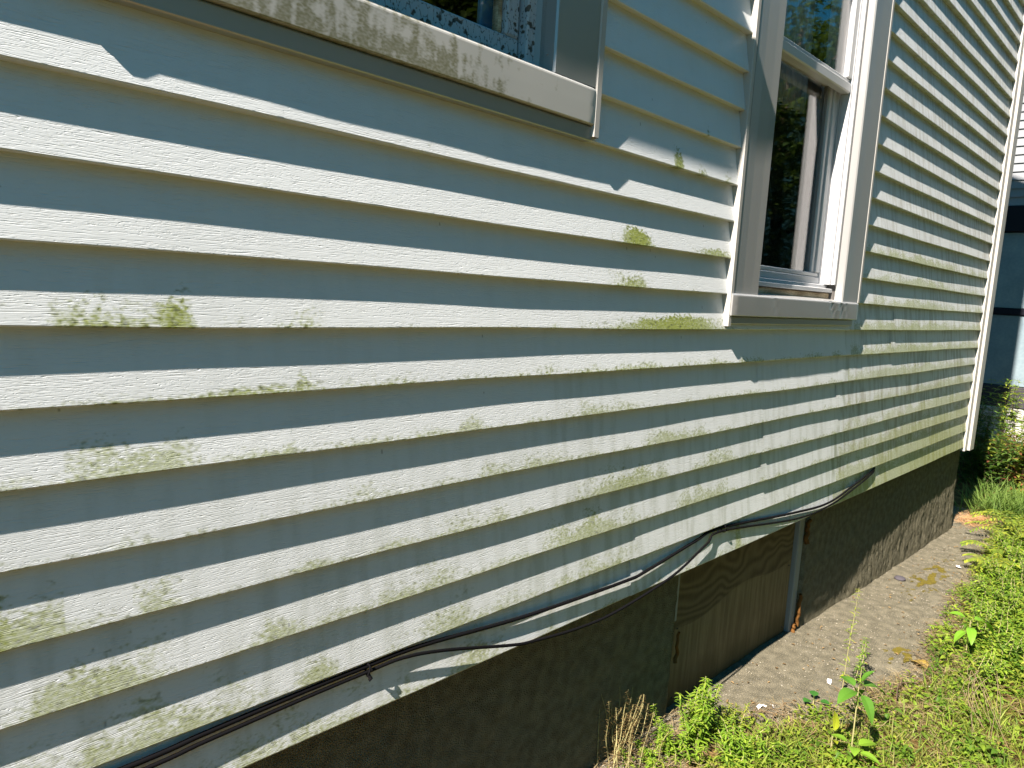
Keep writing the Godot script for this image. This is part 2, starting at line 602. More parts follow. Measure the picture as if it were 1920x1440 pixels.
func clapboard(k: int, x0: float, x1: float, zoff: float, sd: int) -> ArrayMesh:
	var nx := int(ceil((x1 - x0) / 0.04))
	var st := mb()
	var row := k if k < 16 else 12 + k % 4
	var uo := fposmod(sd * 0.377, 1.0)
	var vo := 0.5 * (sd % 2)
	var dk := course_depth(k)
	var prof := [Vector2(0.0, 0.0012), Vector2(dk - 0.0028, 0.0), Vector2(dk - 0.0006, 0.0006), Vector2(dk, 0.0026), Vector2(0.0016 + (dk - 0.0016) * 0.52, P * 0.5), Vector2(0.0016, P + 0.006)]
	var cols := []
	for i in nx + 1:
		var x := x0 + (x1 - x0) * i / nx
		var wy := wob.get_noise_2d(x * 0.9, k * 31.0) * 0.0026 + 0.0012 * sin(k * 2.3) * sin(x * 0.8 + k)
		var wz := wob.get_noise_2d(x * 0.9 + 50.0, k * 17.0) * 0.0013
		var wm := wob.get_noise_2d(x * 1.0 + 90.0, k * 23.0) * 0.0010
		var c := []
		for j in prof.size():
			var p: Vector2 = prof[j]
			var f := 1.0 if j >= 1 and j <= 3 else 0.0
			c.append(Vector3(x, k * P + p.y + wy * f, p.x + zoff + wz * f + (wm if j == 4 else 0.0)))
		cols.append(c)
	for j in prof.size() - 1:
		st.set_smooth_group(1 if j >= 3 else 2)
		for i in nx:
			var v := [cols[i][j], cols[i][j + 1], cols[i + 1][j + 1], cols[i + 1][j]]
			for q in [0, 1, 2, 0, 2, 3]:
				var p: Vector3 = v[q]
				var t := clampf((p.y - k * P) / P, 0.0, 1.0)
				st.set_uv(Vector2(p.x / 0.8 + uo, t * 0.5 + vo))
				st.set_uv2(Vector2(p.x / 5.5, (row + 0.02 + 0.95 * t) / 16.0))
				st.add_vertex(p)
	st.generate_normals()
	return st.commit()

func hpart(called: String, mesh: Mesh, m: Material, kind := "") -> MeshInstance3D:
	var o := part(called, mesh, m, house, kind)
	o.position.y = Y0
	return o

func zf(x: float) -> float:    # face of the foundation, which runs a little out of line with the siding
	var xs := [-3.0, 1.9, 2.9, 3.36, 3.77, 4.26, 5.03, 5.3]
	var zs := [-0.080, -0.068, -0.0550, -0.0470, -0.0370, -0.0295, -0.0190, -0.018]
	for i in xs.size() - 1:
		if x <= xs[i + 1]:
			return 0.0195 - 0.875 * (0.0185 - lerpf(zs[i], zs[i + 1], clampf((x - xs[i]) / (xs[i + 1] - xs[i]), 0.0, 1.0)))
	return -0.0125

func foundation(x0: float, x1: float) -> ArrayMesh:
	var st := mb()
	var n := FastNoiseLite.new()
	n.seed = 5
	n.frequency = 1.0
	n.fractal_octaves = 3
	var dx := 0.012
	var nx := int((x1 - x0) / dx)
	var ny := 44
	var g := []
	for i in nx + 1:
		var x := x0 + (x1 - x0) * i / nx
		var c := []
		for j in ny + 1:
			var y := -0.58 + 0.625 * j / ny
			var z := zf(x) + n.get_noise_2d(x * 6.0, y * 9.0) * 0.003 + n.get_noise_2d(x * 38.0 + y * 10.0, y * 12.0 + 40.0) * 0.0030
			var fl := sstep(2.6, 3.8, x)
			z += fl * (n.get_noise_2d(x * 26.0 + y * 8.0 + 9.0, y * 5.0) * 0.006 + 0.014 * pow(clampf((-0.2 - y) / 0.33, 0.0, 1.0), 1.3))
			if i == 0 or i == nx: z -= 0.03
			c.append(Vector3(x, y, z))
		g.append(c)
	st.set_smooth_group(0)
	for i in nx:
		for j in ny:
			var v := [g[i][j], g[i][j + 1], g[i + 1][j + 1], g[i + 1][j]]
			for q in [0, 1, 2, 0, 2, 3]:
				st.set_uv(Vector2(v[q].x, -v[q].y))
				st.add_vertex(v[q])
	st.generate_normals()
	return st.commit()

# J channel: profile across the trim, from the siding out over the edge
func channel(x: float, s: float, y0: float, y1: float, depth := 0.028) -> ArrayMesh:
	return sweep_up([Vector2(x, 0.0), Vector2(x, depth - 0.003), Vector2(x + s * 0.003, depth), Vector2(x + s * 0.018, depth), Vector2(x + s * 0.020, depth - 0.003), Vector2(x + s * 0.020, 0.004)] if s > 0 else [Vector2(x - 0.020, 0.004), Vector2(x - 0.020, depth - 0.003), Vector2(x - 0.018, depth), Vector2(x - 0.003, depth), Vector2(x, depth - 0.003), Vector2(x, 0.0)], y0, y1)

# bent metal sill: section in (y, z), with a slightly dented face
func sill(x0: float, x1: float, yt: float, yb: float, z: float, zback: float, dents: Array, sd: int) -> ArrayMesh:
	var st := mb()
	var sec := [Vector2(yt + 0.012, zback), Vector2(yt + 0.002, z - 0.004), Vector2(yt - 0.002, z - 0.0005), Vector2(yt - 0.005, z), Vector2((yt + yb) / 2, z), Vector2(yb + 0.002, z - 0.0002), Vector2(yb, z - 0.002), Vector2(yb, 0.0)]
	var nx := 60
	var g := []
	for i in nx + 1:
		var x := x0 + (x1 - x0) * i / nx
		var c := []
		for j in sec.size():
			var p: Vector2 = sec[j]
			var dz := wob.get_noise_2d(x * 2.5 + sd, 20.0) * 0.0016 if j >= 1 and j <= 6 else 0.0
			for d in dents:
				if j >= 2 and j <= 5: dz -= d[1] * exp(-pow((x - d[0] - 0.02 * (j - 3)) / 0.008, 2.0))
			if j >= 1 and j <= 6 and (i == 0 or i == nx): dz -= 0.004
			c.append(Vector3(x, p.x, p.y + dz))
		g.append(c)
	for j in sec.size() - 1:
		st.set_smooth_group(1 if j == 3 else 3 + j)
		for i in nx:
			var v := [g[i][j + 1], g[i][j], g[i + 1][j], g[i + 1][j + 1]]
			for q in [0, 1, 2, 0, 2, 3]:
				st.set_uv(Vector2((v[q].x - x0) / (x1 - x0), clampf((yt - v[q].y) / (yt - yb), 0.0, 1.0)))
				st.add_vertex(v[q])
	for e in [0, nx]:
		for j in range(1, sec.size() - 2):
			st.set_smooth_group(40)
			for q in [g[e][0], g[e][j], g[e][j + 1]]:
				st.set_uv(Vector2(0.99, 0.3))
				st.add_vertex(q)
	st.generate_normals()
	return st.commit()

func build_house():
	house = thing("house", "white vinyl sided house wall with two windows, mottled green with algae", "house")
	# wall behind the siding, built round the two openings, and the rest of the shell
	var W1 := [0.40, 1.113, 1.225, 2.30]
	var W2 := [2.09, 2.772, 0.825, 2.30]
	var st := mb()
	var zb := -0.14
	var zt := -0.002
	var cuts := [-2.6, W1[0], W1[1], W2[0], W2[1], 5.15]
	for i in 5:
		var lo: float = cuts[i]
		var hi: float = cuts[i + 1]
		if i == 1 or i == 3:
			var w: Array = W1 if i == 1 else W2
			box(st, Vector3(lo, 0.04, zb), Vector3(hi, w[2] - 0.01, zt), 0.0)
			box(st, Vector3(lo, w[3], zb), Vector3(hi, 2.75, zt), 0.0)
		else:
			box(st, Vector3(lo, 0.04, zb), Vector3(hi, 2.75, zt), 0.0)
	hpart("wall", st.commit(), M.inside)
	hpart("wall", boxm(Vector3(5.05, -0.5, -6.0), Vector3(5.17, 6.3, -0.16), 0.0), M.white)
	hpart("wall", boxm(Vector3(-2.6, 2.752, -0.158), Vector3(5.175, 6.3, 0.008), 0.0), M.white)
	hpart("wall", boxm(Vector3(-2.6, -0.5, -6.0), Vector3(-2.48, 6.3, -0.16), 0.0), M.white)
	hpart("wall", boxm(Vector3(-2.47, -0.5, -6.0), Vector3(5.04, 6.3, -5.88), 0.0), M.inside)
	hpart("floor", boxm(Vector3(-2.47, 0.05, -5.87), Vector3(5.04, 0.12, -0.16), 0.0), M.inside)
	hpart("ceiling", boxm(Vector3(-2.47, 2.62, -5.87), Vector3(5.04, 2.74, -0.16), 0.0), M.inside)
	var rf := mb()
	quad(rf, Vector3(-2.7, 6.31, 0.03), Vector3(5.3, 6.31, 0.03), Vector3(5.3, 7.9, -3.0), Vector3(-2.7, 7.9, -3.0), Vector3(0, 1, 0.5))
	quad(rf, Vector3(-2.7, 6.31, -6.1), Vector3(5.3, 6.31, -6.1), Vector3(5.3, 7.9, -3.0), Vector3(-2.7, 7.9, -3.0), Vector3(0, 1, -0.5))
	quad(rf, Vector3(-2.7, 6.302, 0.03), Vector3(5.3, 6.302, 0.03), Vector3(5.3, 6.302, -6.1), Vector3(-2.7, 6.302, -6.1), Vector3.DOWN)
	for x in [-2.7, 5.3]:
		tri(rf, Vector3(x, 6.306, 0.03), Vector3(x, 6.306, -6.1), Vector3(x, 7.9, -3.0), Vector3(signf(x), 0, 0))
	hpart("roof", rf.commit(), M.far_dark)
	# clapboards
	var joint := {0: 1.575, 1: 1.582, 2: 2.29, 3: 2.285, 4: 2.885, 5: 2.875, 6: 3.45, 7: 3.455}
	var sd := 0
	for k in 27:
		var spans := []
		if k < 8:
			spans = [[-2.6, joint[k], 0.0], [joint[k] - 0.02, 5.03, 0.0019]]
			if k == 5: spans = [[-2.6, 2.2, 0.0], [2.18, 2.875, 0.0010], [2.855, 5.03, 0.002]]
		elif k < 12:
			spans = [[-2.6, 1.925, 0.0], [2.935, 5.03, 0.0]]
		elif k < 24:
			spans = [[-2.6, 0.245, 0.0], [1.262, 1.925, 0.0], [2.935, 5.03, 0.0]]
		else:
			spans = [[-2.6, 2.0, 0.0], [1.98, 5.03, 0.0013]]
		for s in spans:
			hpart("clapboard", clapboard(k, s[0], s[1], s[2], k / 2 * 5 + int(s[0] * 3.0) + k % 2 * 0 + 20 + k % 2), M.siding)
			sd += 1
	# corner post
	var cp := [Vector2(5.018, 0.0), Vector2(5.018, 0.023), Vector2(5.020, 0.0255), Vector2(5.072, 0.0262), Vector2(5.0755, 0.022), Vector2(5.076, 0.036), Vector2(5.078, 0.0395), Vector2(5.120, 0.0405), Vector2(5.168, 0.0405), Vector2(5.176, 0.036), Vector2(5.180, 0.020), Vector2(5.180, -0.09), Vector2(5.165, -0.10)]
	var po := hpart("corner_post", sweep_up(cp, -0.022, 2.75), M.trim)
	po.set_meta("label", "white outside corner post of two stepped flutes")
	# foundation, plywood panel, boards and foam
	hpart("foundation", foundation(-2.6, 1.93), M.stucco)
	hpart("foundation", foundation(2.875, 5.10), M.stucco)
	var side := mb()
	box(side, Vector3(4.98, -0.58, -5.9), Vector3(5.085, 0.04, -0.06), 0.004)
	hpart("foundation", side.commit(), M.stucco)
	var pw := mb()
	var pa := [Vector3(1.955, -0.535, -0.080), Vector3(1.955, 0.03, -0.080), Vector3(2.815, 0.03, -0.070), Vector3(2.815, -0.535, -0.070)]
	var puv := [Vector2(0, 0.98), Vector2(0, 0.02), Vector2(1, 0.02), Vector2(1, 0.98)]
	var pn: Vector3 = (pa[2] - pa[0]).cross(pa[1] - pa[0]).normalized()
	if pn.z < 0: pn = -pn
	tri(pw, pa[0], pa[1], pa[2], pn, puv[0], puv[1], puv[2])
	tri(pw, pa[0], pa[2], pa[3], pn, puv[0], puv[2], puv[3])
	var back := Vector3(0, 0, -0.016)
	for e in 4:
		quad(pw, pa[e], pa[(e + 1) % 4], pa[(e + 1) % 4] + back, pa[e] + back, (pa[e] + pa[(e + 1) % 4]) / 2.0 - (pa[0] + pa[2]) / 2.0)
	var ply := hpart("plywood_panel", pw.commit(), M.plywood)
	for q in [[1.985, 0.0], [2.25, -0.01], [2.52, 0.005], [2.785, -0.005], [1.98, -0.26], [2.795, -0.24], [1.985, -0.5], [2.4, -0.51], [2.79, -0.5]]:
		var hd := SphereMesh.new()
		hd.radius = 0.0042
		hd.height = 0.005
		hd.radial_segments = 8
		hd.rings = 4
		part("screw", hd, M.dark, ply).position = Vector3(q[0], q[1], -0.080 + 0.010 * (q[0] - 1.955) / 0.86)
	ply.set_meta("label", "weathered brown plywood sheet closing the gap in the foundation")
	hpart("foundation_backing", boxm(Vector3(1.90, -0.58, -0.14), Vector3(2.92, 0.03, -0.105), 0.0), M.dark)
	var gb := mb()
	box(gb, Vector3(2.822, -0.535, -0.10), Vector3(2.868, 0.03, -0.052), 0.004)
	hpart("jamb_board", gb.commit(), M.grey_board)
	hpart("jamb_board", boxm(Vector3(1.934, -0.22, -0.10), Vector3(1.951, 0.03, -0.066), 0.003), M.grey_board)
	for f in [[2.878, -0.11, 0.05, 0.013], [2.868, -0.44, 0.07, 0.013], [2.845, -0.51, 0.02, 0.011], [1.942, -0.30, 0.05, 0.008]]:
		var fs := mb()
		var pts := []
		for i in 9:
			pts.append(Vector3(f[0] + rng.randf_range(-0.009, 0.009), f[1] + f[2] * (i / 4.0 - 1.0), zf(f[0]) + 0.004 + rng.randf_range(-0.004, 0.004)))
		tube(fs, smooth_path(pts, 2), f[3] * 0.8, f[3] * 0.5, 7)
		hpart("foam_sealant", fs.commit(), M.foam).set_meta("label", "orange spray foam squeezed from the joint")
	# nail heads under the second course
	for b in [Vector3(4.63, 0.093, 0.0065), Vector3(3.452, 0.088, 0.0065)]:
		var sp := SphereMesh.new()
		sp.radius = 0.006
		sp.height = 0.008
		sp.radial_segments = 10
		sp.rings = 5
		hpart("nail_head", sp, M.white).position = b + Vector3(0, Y0, 0)
	build_left_window(W1)
	build_right_window(W2)
	# metal hood over the left window, which shades the wall to its right
	var hs := mb()
	quad(hs, Vector3(-0.60, 2.215, 0.0), Vector3(1.235, 2.215, 0.0), Vector3(1.235, 2.18, 0.146), Vector3(-0.60, 2.18, 0.146), Vector3.UP)
	quad(hs, Vector3(-0.60, 2.209, 0.0), Vector3(1.235, 2.209, 0.0), Vector3(1.235, 2.174, 0.146), Vector3(-0.60, 2.174, 0.146), Vector3.DOWN)
	quad(hs, Vector3(-0.60, 2.18, 0.146), Vector3(1.235, 2.18, 0.146), Vector3(1.235, 2.174, 0.146), Vector3(-0.60, 2.174, 0.146), Vector3.BACK)
	hpart("window_hood", hs.commit(), M.metal_hood)

func wpart(w: Node3D, called: String, mesh: Mesh, m: Material) -> MeshInstance3D:
	return part(called, mesh, m, w)

func build_left_window(o: Array):
	var w := node("window", house)
	w.position.y = Y0
	w.set_meta("label", "left window with a green stained metal sill and cracked old paint")
	wpart(w, "sill", sill(0.236, 1.259, 1.222, 1.149, 0.0315, -0.05, [], 3), M.coil_stained)
	wpart(w, "undersill_trim", boxm(Vector3(0.238, 1.1165, 0.001), Vector3(1.252, 1.1465, 0.0235), 0.002), M.coil)
	# casings of bent metal: face and return into the opening
	var rc := [Vector2(1.101, -0.046), Vector2(1.113, -0.014), Vector2(1.113, 0.0245), Vector2(1.117, 0.0282), Vector2(1.180, 0.0276), Vector2(1.243, 0.0284), Vector2(1.247, 0.0284)]
	wpart(w, "casing", sweep_up(rc, 1.2252, 2.44), M.coil)
	var lc := [Vector2(0.256, 0.0284), Vector2(0.396, 0.0282), Vector2(0.400, 0.0245), Vector2(0.400, -0.046)]
	wpart(w, "casing", sweep_up(lc, 1.2252, 2.44), M.coil)
	wpart(w, "casing", boxm(Vector3(0.258, 2.302, 0.001), Vector3(1.245, 2.42, 0.0265), 0.003), M.coil)
	wpart(w, "channel", channel(1.2475, 1.0, 1.125, 2.44, 0.031), M.trim)
	wpart(w, "channel", channel(0.2545, -1.0, 1.125, 2.44, 0.031), M.trim)
	# old wooden frame with crackled paint
	wpart(w, "frame", boxm(Vector3(1.086, 1.20, -0.11), Vector3(1.1125, 2.30, -0.026), 0.003), M.crackle)
	wpart(w, "frame", boxm(Vector3(0.4005, 1.20, -0.11), Vector3(0.427, 2.30, -0.026), 0.003), M.crackle)
	wpart(w, "frame", boxm(Vector3(0.428, 2.27, -0.11), Vector3(1.085, 2.299, -0.026), 0.003), M.crackle)
	wpart(w, "frame", boxm(Vector3(0.428, 1.19, -0.12), Vector3(1.085, 1.226, -0.03), 0.003), M.old_wood)
	wpart(w, "sash_rail", boxm(Vector3(0.43, 1.228, -0.082), Vector3(1.083, 1.292, -0.046), 0.004), M.crackle)
	wpart(w, "sash_stile", boxm(Vector3(1.045, 1.2925, -0.081), Vector3(1.082, 2.268, -0.045), 0.004), M.crackle)
	wpart(w, "sash_stile", boxm(Vector3(0.431, 1.2925, -0.081), Vector3(0.468, 2.268, -0.045), 0.004), M.crackle)
	wpart(w, "glazing_bead", boxm(Vector3(1.034, 1.293, -0.078), Vector3(1.0445, 2.266, -0.056), 0.003), M.old_wood)
	wpart(w, "pane", boxm(Vector3(0.469, 1.294, -0.069), Vector3(1.033, 2.266, -0.0665), 0.0), M.glass)
	wpart(w, "blue_blind_edge", boxm(Vector3(1.035, 1.25, -0.125), Vector3(1.095, 2.28, -0.112), 0.003), M.blue)
	# a screw in the casing's return
	var s := SphereMesh.new()
	s.radius = 0.003
	s.height = 0.004
	s.radial_segments = 8
	s.rings = 4
	wpart(w, "screw", s, M.steel).position = Vector3(1.1115, 1.262, 0.008)

func build_right_window(o: Array):
	var w := node("window", house)
	w.position.y = Y0
	w.set_meta("label", "right window of white vinyl sashes with a dented grey metal sill")
	wpart(w, "sill", sill(1.924, 2.924, 0.814, 0.752, 0.0385, -0.03, [[2.19, 0.0012], [2.66, 0.004], [2.74, 0.003], [2.79, 0.002]], 9), M.coil)
	wpart(w, "undersill_trim", boxm(Vector3(1.930, 0.7285, 0.001), Vector3(2.900, 0.7495, 0.0275), 0.002), M.coil)
	var lc := [Vector2(1.940, 0.0286), Vector2(1.990, 0.0272), Vector2(2.050, 0.0280), Vector2(2.086, 0.0296), Vector2(2.090, 0.026), Vector2(2.090, -0.03)]
	wpart(w, "casing", sweep_up(lc, 0.8165, 2.44), M.coil)
	var rc := [Vector2(2.772, -0.010), Vector2(2.772, 0.0245), Vector2(2.776, 0.0284), Vector2(2.84, 0.0272), Vector2(2.912, 0.0284), Vector2(2.924, 0.0284)]
	wpart(w, "casing", sweep_up(rc, 0.8165, 2.44), M.coil)
	wpart(w, "casing", boxm(Vector3(1.942, 2.302, 0.001), Vector3(2.922, 2.42, 0.0265), 0.003), M.coil)
	wpart(w, "channel", channel(1.9385, -1.0, 0.722, 2.44, 0.030), M.trim)
	wpart(w, "channel", channel(2.9255, 1.0, 0.817, 2.44, 0.030), M.trim)
	# old wooden stool left showing between the metal sill and the vinyl frame
	wpart(w, "old_sill", boxm(Vector3(2.0905, 0.79, -0.10), Vector3(2.771, 0.846, -0.022), 0.004), M.old_wood)
	# vinyl frame: bottom, head and jambs with tracks
	var fr := mb()
	box(fr, Vector3(2.0905, 0.8475, -0.12), Vector3(2.7715, 0.862, -0.012), 0.002)
	box(fr, Vector3(2.0905, 0.8625, -0.12), Vector3(2.7715, 0.876, -0.034), 0.002)
	wpart(w, "frame", fr.commit(), M.vinyl)
	wpart(w, "frame", boxm(Vector3(2.0905, 2.27, -0.12), Vector3(2.7715, 2.2995, -0.004), 0.002), M.vinyl)
	for s in [0, 1]:
		var jb := mb()
		var xs := [[2.748, 2.7600, -0.012, 0.002], [2.740, 2.7715, -0.042, -0.0125], [2.7445, 2.7712, -0.052, -0.0425], [2.738, 2.7716, -0.092, -0.0525], [2.744, 2.7711, -0.12, -0.0925]]
		for b in xs:
			var x0: float = b[0] if s == 1 else 4.862 - b[1]
			var x1: float = b[1] if s == 1 else 4.862 - b[0]
			box(jb, Vector3(x0, 0.8765, b[2]), Vector3(x1, 2.2695, b[3]), 0.0015)
		wpart(w, "jamb", jb.commit(), M.vinyl)
	wpart(w, "caulk_line", boxm(Vector3(2.7602, 0.877, -0.0112), Vector3(2.7717, 2.2695, 0.0012), 0.0), M.gasket)
	# upper sash, in the outer track
	wpart(w, "meeting_rail", boxm(Vector3(2.122, 1.556, -0.047), Vector3(2.7395, 1.590, -0.0135), 0.004), M.vinyl)
	wpart(w, "meeting_rail", boxm(Vector3(2.122, 1.5905, -0.043), Vector3(2.7395, 1.604, -0.0205), 0.003), M.vinyl)
	wpart(w, "sash_stile", boxm(Vector3(2.704, 1.6045, -0.043), Vector3(2.7392, 2.2685, -0.0145), 0.003), M.vinyl)
	wpart(w, "sash_stile", boxm(Vector3(2.1225, 1.6045, -0.043), Vector3(2.158, 2.2685, -0.0145), 0.003), M.vinyl)
	wpart(w, "sash_rail", boxm(Vector3(2.1585, 2.235, -0.043), Vector3(2.7035, 2.2685, -0.0145), 0.003), M.vinyl)
	wpart(w, "pane", boxm(Vector3(2.1587, 1.6047, -0.034), Vector3(2.7033, 2.2347, -0.0315), 0.0), M.glass)
	# lower sash, in the inner track
	var rail := mb()
	box(rail, Vector3(2.1225, 0.8765, -0.088), Vector3(2.7372, 0.902, -0.0535), 0.003)
	box(rail, Vector3(2.1225, 0.9022, -0.086), Vector3(2.7372, 0.918, -0.0575), 0.003)
	wpart(w, "sash_rail", rail.commit(), M.vinyl)
	var stl := mb()
	box(stl, Vector3(2.700, 0.9185, -0.088), Vector3(2.7372, 1.61, -0.0535), 0.003)
	box(stl, Vector3(2.676, 0.9185, -0.086), Vector3(2.6995, 1.61, -0.060), 0.003)
	wpart(w, "sash_stile", stl.commit(), M.vinyl)
	wpart(w, "sash_stile", boxm(Vector3(2.1228, 0.9185, -0.088), Vector3(2.16, 1.61, -0.0535), 0.003), M.vinyl)
	wpart(w, "sash_rail", boxm(Vector3(2.1605, 1.575, -0.088), Vector3(2.6755, 1.61, -0.0535), 0.003), M.vinyl)
	wpart(w, "glazing_gasket", boxm(Vector3(2.669, 0.9187, -0.081), Vector3(2.6758, 1.5745, -0.0675), 0.001), M.gasket)
	wpart(w, "pane", boxm(Vector3(2.1607, 0.9187, -0.0775), Vector3(2.6687, 1.5745, -0.0755), 0.0), M.glass)
	# curtain hanging inside
	var ct := mb()
	var prof := []
	for i in 33:
		prof.append(Vector2(2.42 + 0.30 * i / 32.0, -0.175 + 0.012 * sin(i * 1.25)))
	wpart(w, "curtain", sweep_up(prof, 1.50, 2.28, true), M.curtain)

func cable(called: String, label: String, pts: Array, r: float) -> MeshInstance3D:
	var q := []
	for p in pts:
		q.append(Vector3(p[0], p[1] + Y0, p[2]))
	var st := mb()
	tube(st, smooth_path(q, 8), r, r, 9)
	return tag(part(called, st.commit(), M.cable), label, "cable")

func build_cables():
	# [x, height over the lowest edge, z]
	cable("cable", "black cable tucked up under the second clapboard from the bottom", [[-1.2, 0.080, 0.0135], [-0.3, 0.084, 0.0135], [0.29, 0.082, 0.0135], [0.43, 0.087, 0.0130], [0.60, 0.092, 0.0125], [0.72, 0.0925, 0.0120], [0.85, 0.091, 0.0120], [1.15, 0.066, 0.0165], [1.52, 0.052, 0.0190], [1.62, 0.056, 0.0185], [1.87, 0.082, 0.0140], [2.03, 0.0925, 0.0120], [2.55, 0.045, 0.0190], [2.88, 0.026, 0.0225], [3.17, 0.054, 0.0180], [3.40, 0.084, 0.0135], [3.45, 0.088, 0.002]], 0.0043)
	var c := cable("cable", "thinner black cable sagging in a loop below the bottom clapboard edge", [[-1.2, 0.068, 0.0165], [-0.3, 0.072, 0.0160], [0.29, 0.070, 0.0165], [0.43, 0.0755, 0.0160], [0.60, 0.081, 0.0150], [0.72, 0.083, 0.0150], [0.80, 0.086, 0.0200], [0.90, 0.070, 0.0250], [1.09, 0.020, 0.0290], [1.16, 0.007, 0.0300], [1.32, -0.012, 0.0300], [1.48, -0.015, 0.0290], [1.74, 0.015, 0.0290], [1.93, 0.064, 0.0220], [2.04, 0.0815, 0.0150], [2.58, 0.020, 0.0250], [2.90, 0.016, 0.0260], [3.18, 0.045, 0.0230], [3.39, 0.074, 0.0170], [3.445, 0.081, 0.003]], 0.0035)
	var k := mb()
	var loop := []
	for i in 13:
		var a := TAU * i / 12.0
		loop.append(Vector3(0.722 + 0.002 * sin(a * 2.0), Y0 + 0.0875 + 0.0115 * cos(a), 0.0155 + 0.0075 * sin(a)))
	tube(k, loop, 0.0022, 0.0022, 5)
	tube(k, [Vector3(0.722, Y0 + 0.079, 0.020), Vector3(0.724, Y0 + 0.074, 0.025), Vector3(0.721, Y0 + 0.071, 0.023)], 0.004, 0.0035, 6)
	part("cable_tie", k.commit(), M.cable, c)
	for x in [2.045, 1.60]:
		var k2 := mb()
		var lp := []
		for i in 13:
			var a := TAU * i / 12.0
			lp.append(Vector3(x, Y0 + (0.087 if x > 2.0 else 0.02) + (0.0115 if x > 2.0 else 0.006) * cos(a), (0.0145 if x > 2.0 else 0.029) + 0.0075 * sin(a)))
		if x > 2.0:
			tube(k2, lp, 0.0018, 0.0018, 5)
			part("cable_tie", k2.commit(), M.cable, c)

# ------------------------------------------------------------------ the neighbour's house
func build_neighbour():
	var n := thing("house", "pale blue and grey house beyond the corner post, partly in shadow", "house", Vector3(9.5, 0, 0))
	var z0 := -7.0
	var z1 := 1.2
	part("wall", boxm(Vector3(0.02, 0.0, z0), Vector3(5.0, 5.2, z1), 0.01), M.far_dark, n)
	part("foundation", boxm(Vector3(-0.03, -0.1, z0), Vector3(0.019, 0.22, z1 + 0.02), 0.01), M.base_white, n)
	part("foundation_cap", boxm(Vector3(-0.05, 0.225, z0), Vector3(0.019, 0.345, z1 + 0.02), 0.01), M.base_white, n)
	part("base_board", boxm(Vector3(-0.02, 0.35, z0), Vector3(0.019, 0.585, z1 + 0.02), 0.01), M.far_grey, n)
	for i in 7:
		var za := z1 - 1.18 * (i + 1)
		part("wall_panel", boxm(Vector3(0.0, 0.59, za + 0.004), Vector3(0.019, 1.36, za + 1.176), 0.004), M.pale_blue, n)
		part("wall_panel", boxm(Vector3(0.0, 1.44, za + 0.004), Vector3(0.019, 2.255, za + 1.176), 0.004), M.pale_blue, n)
	part("rail", boxm(Vector3(-0.02, 1.365, z0), Vector3(0.019, 1.435, z1), 0.006), M.far_dark, n)
	part("band_board", boxm(Vector3(-0.04, 2.26, z0), Vector3(0.019, 2.54, z1), 0.01), M.far_dark, n)
	for i in 29:
		var y := 2.545 + i * 0.09
		var st := mb()
		quad(st, Vector3(-0.018, y, z0), Vector3(-0.018, y, z1), Vector3(-0.001, y + 0.095, z1), Vector3(-0.001, y + 0.095, z0), Vector3.LEFT)
		quad(st, Vector3(-0.018, y, z0), Vector3(-0.018, y, z1), Vector3(0.019, y, z1), Vector3(0.019, y, z0), Vector3.DOWN)
		part("clapboard", st.commit(), M.far_siding, n)
	var rf := mb()
	quad(rf, Vector3(-0.3, 5.15, z0 - 0.2), Vector3(-0.3, 5.15, z1 + 0.2), Vector3(2.5, 7.0, z1 + 0.2), Vector3(2.5, 7.0, z0 - 0.2), Vector3(-1, 1, 0))
	quad(rf, Vector3(5.3, 5.15, z0 - 0.2), Vector3(5.3, 5.15, z1 + 0.2), Vector3(2.5, 7.0, z1 + 0.2), Vector3(2.5, 7.0, z0 - 0.2), Vector3(1, 1, 0))
	part("roof", rf.commit(), M.far_dark, n)

# ------------------------------------------------------------------ ground
func apron_edge(x: float) -> float:
	var xs := [-3.0, 1.4, 1.73, 2.0, 2.14, 2.39, 2.92, 3.38, 4.0, 5.37, 6.0]
	var zs := [0.0, -0.02, -0.02, -0.03, 0.11, 0.285, 0.40, 0.354, 0.289, 0.19, 0.10]
	for i in xs.size() - 1:
		if x <= xs[i + 1]:
			return lerpf(zs[i], zs[i + 1], sstep(0.0, 1.0, clampf((x - xs[i]) / (xs[i + 1] - xs[i]), 0.0, 1.0)))
	return zs[-1]

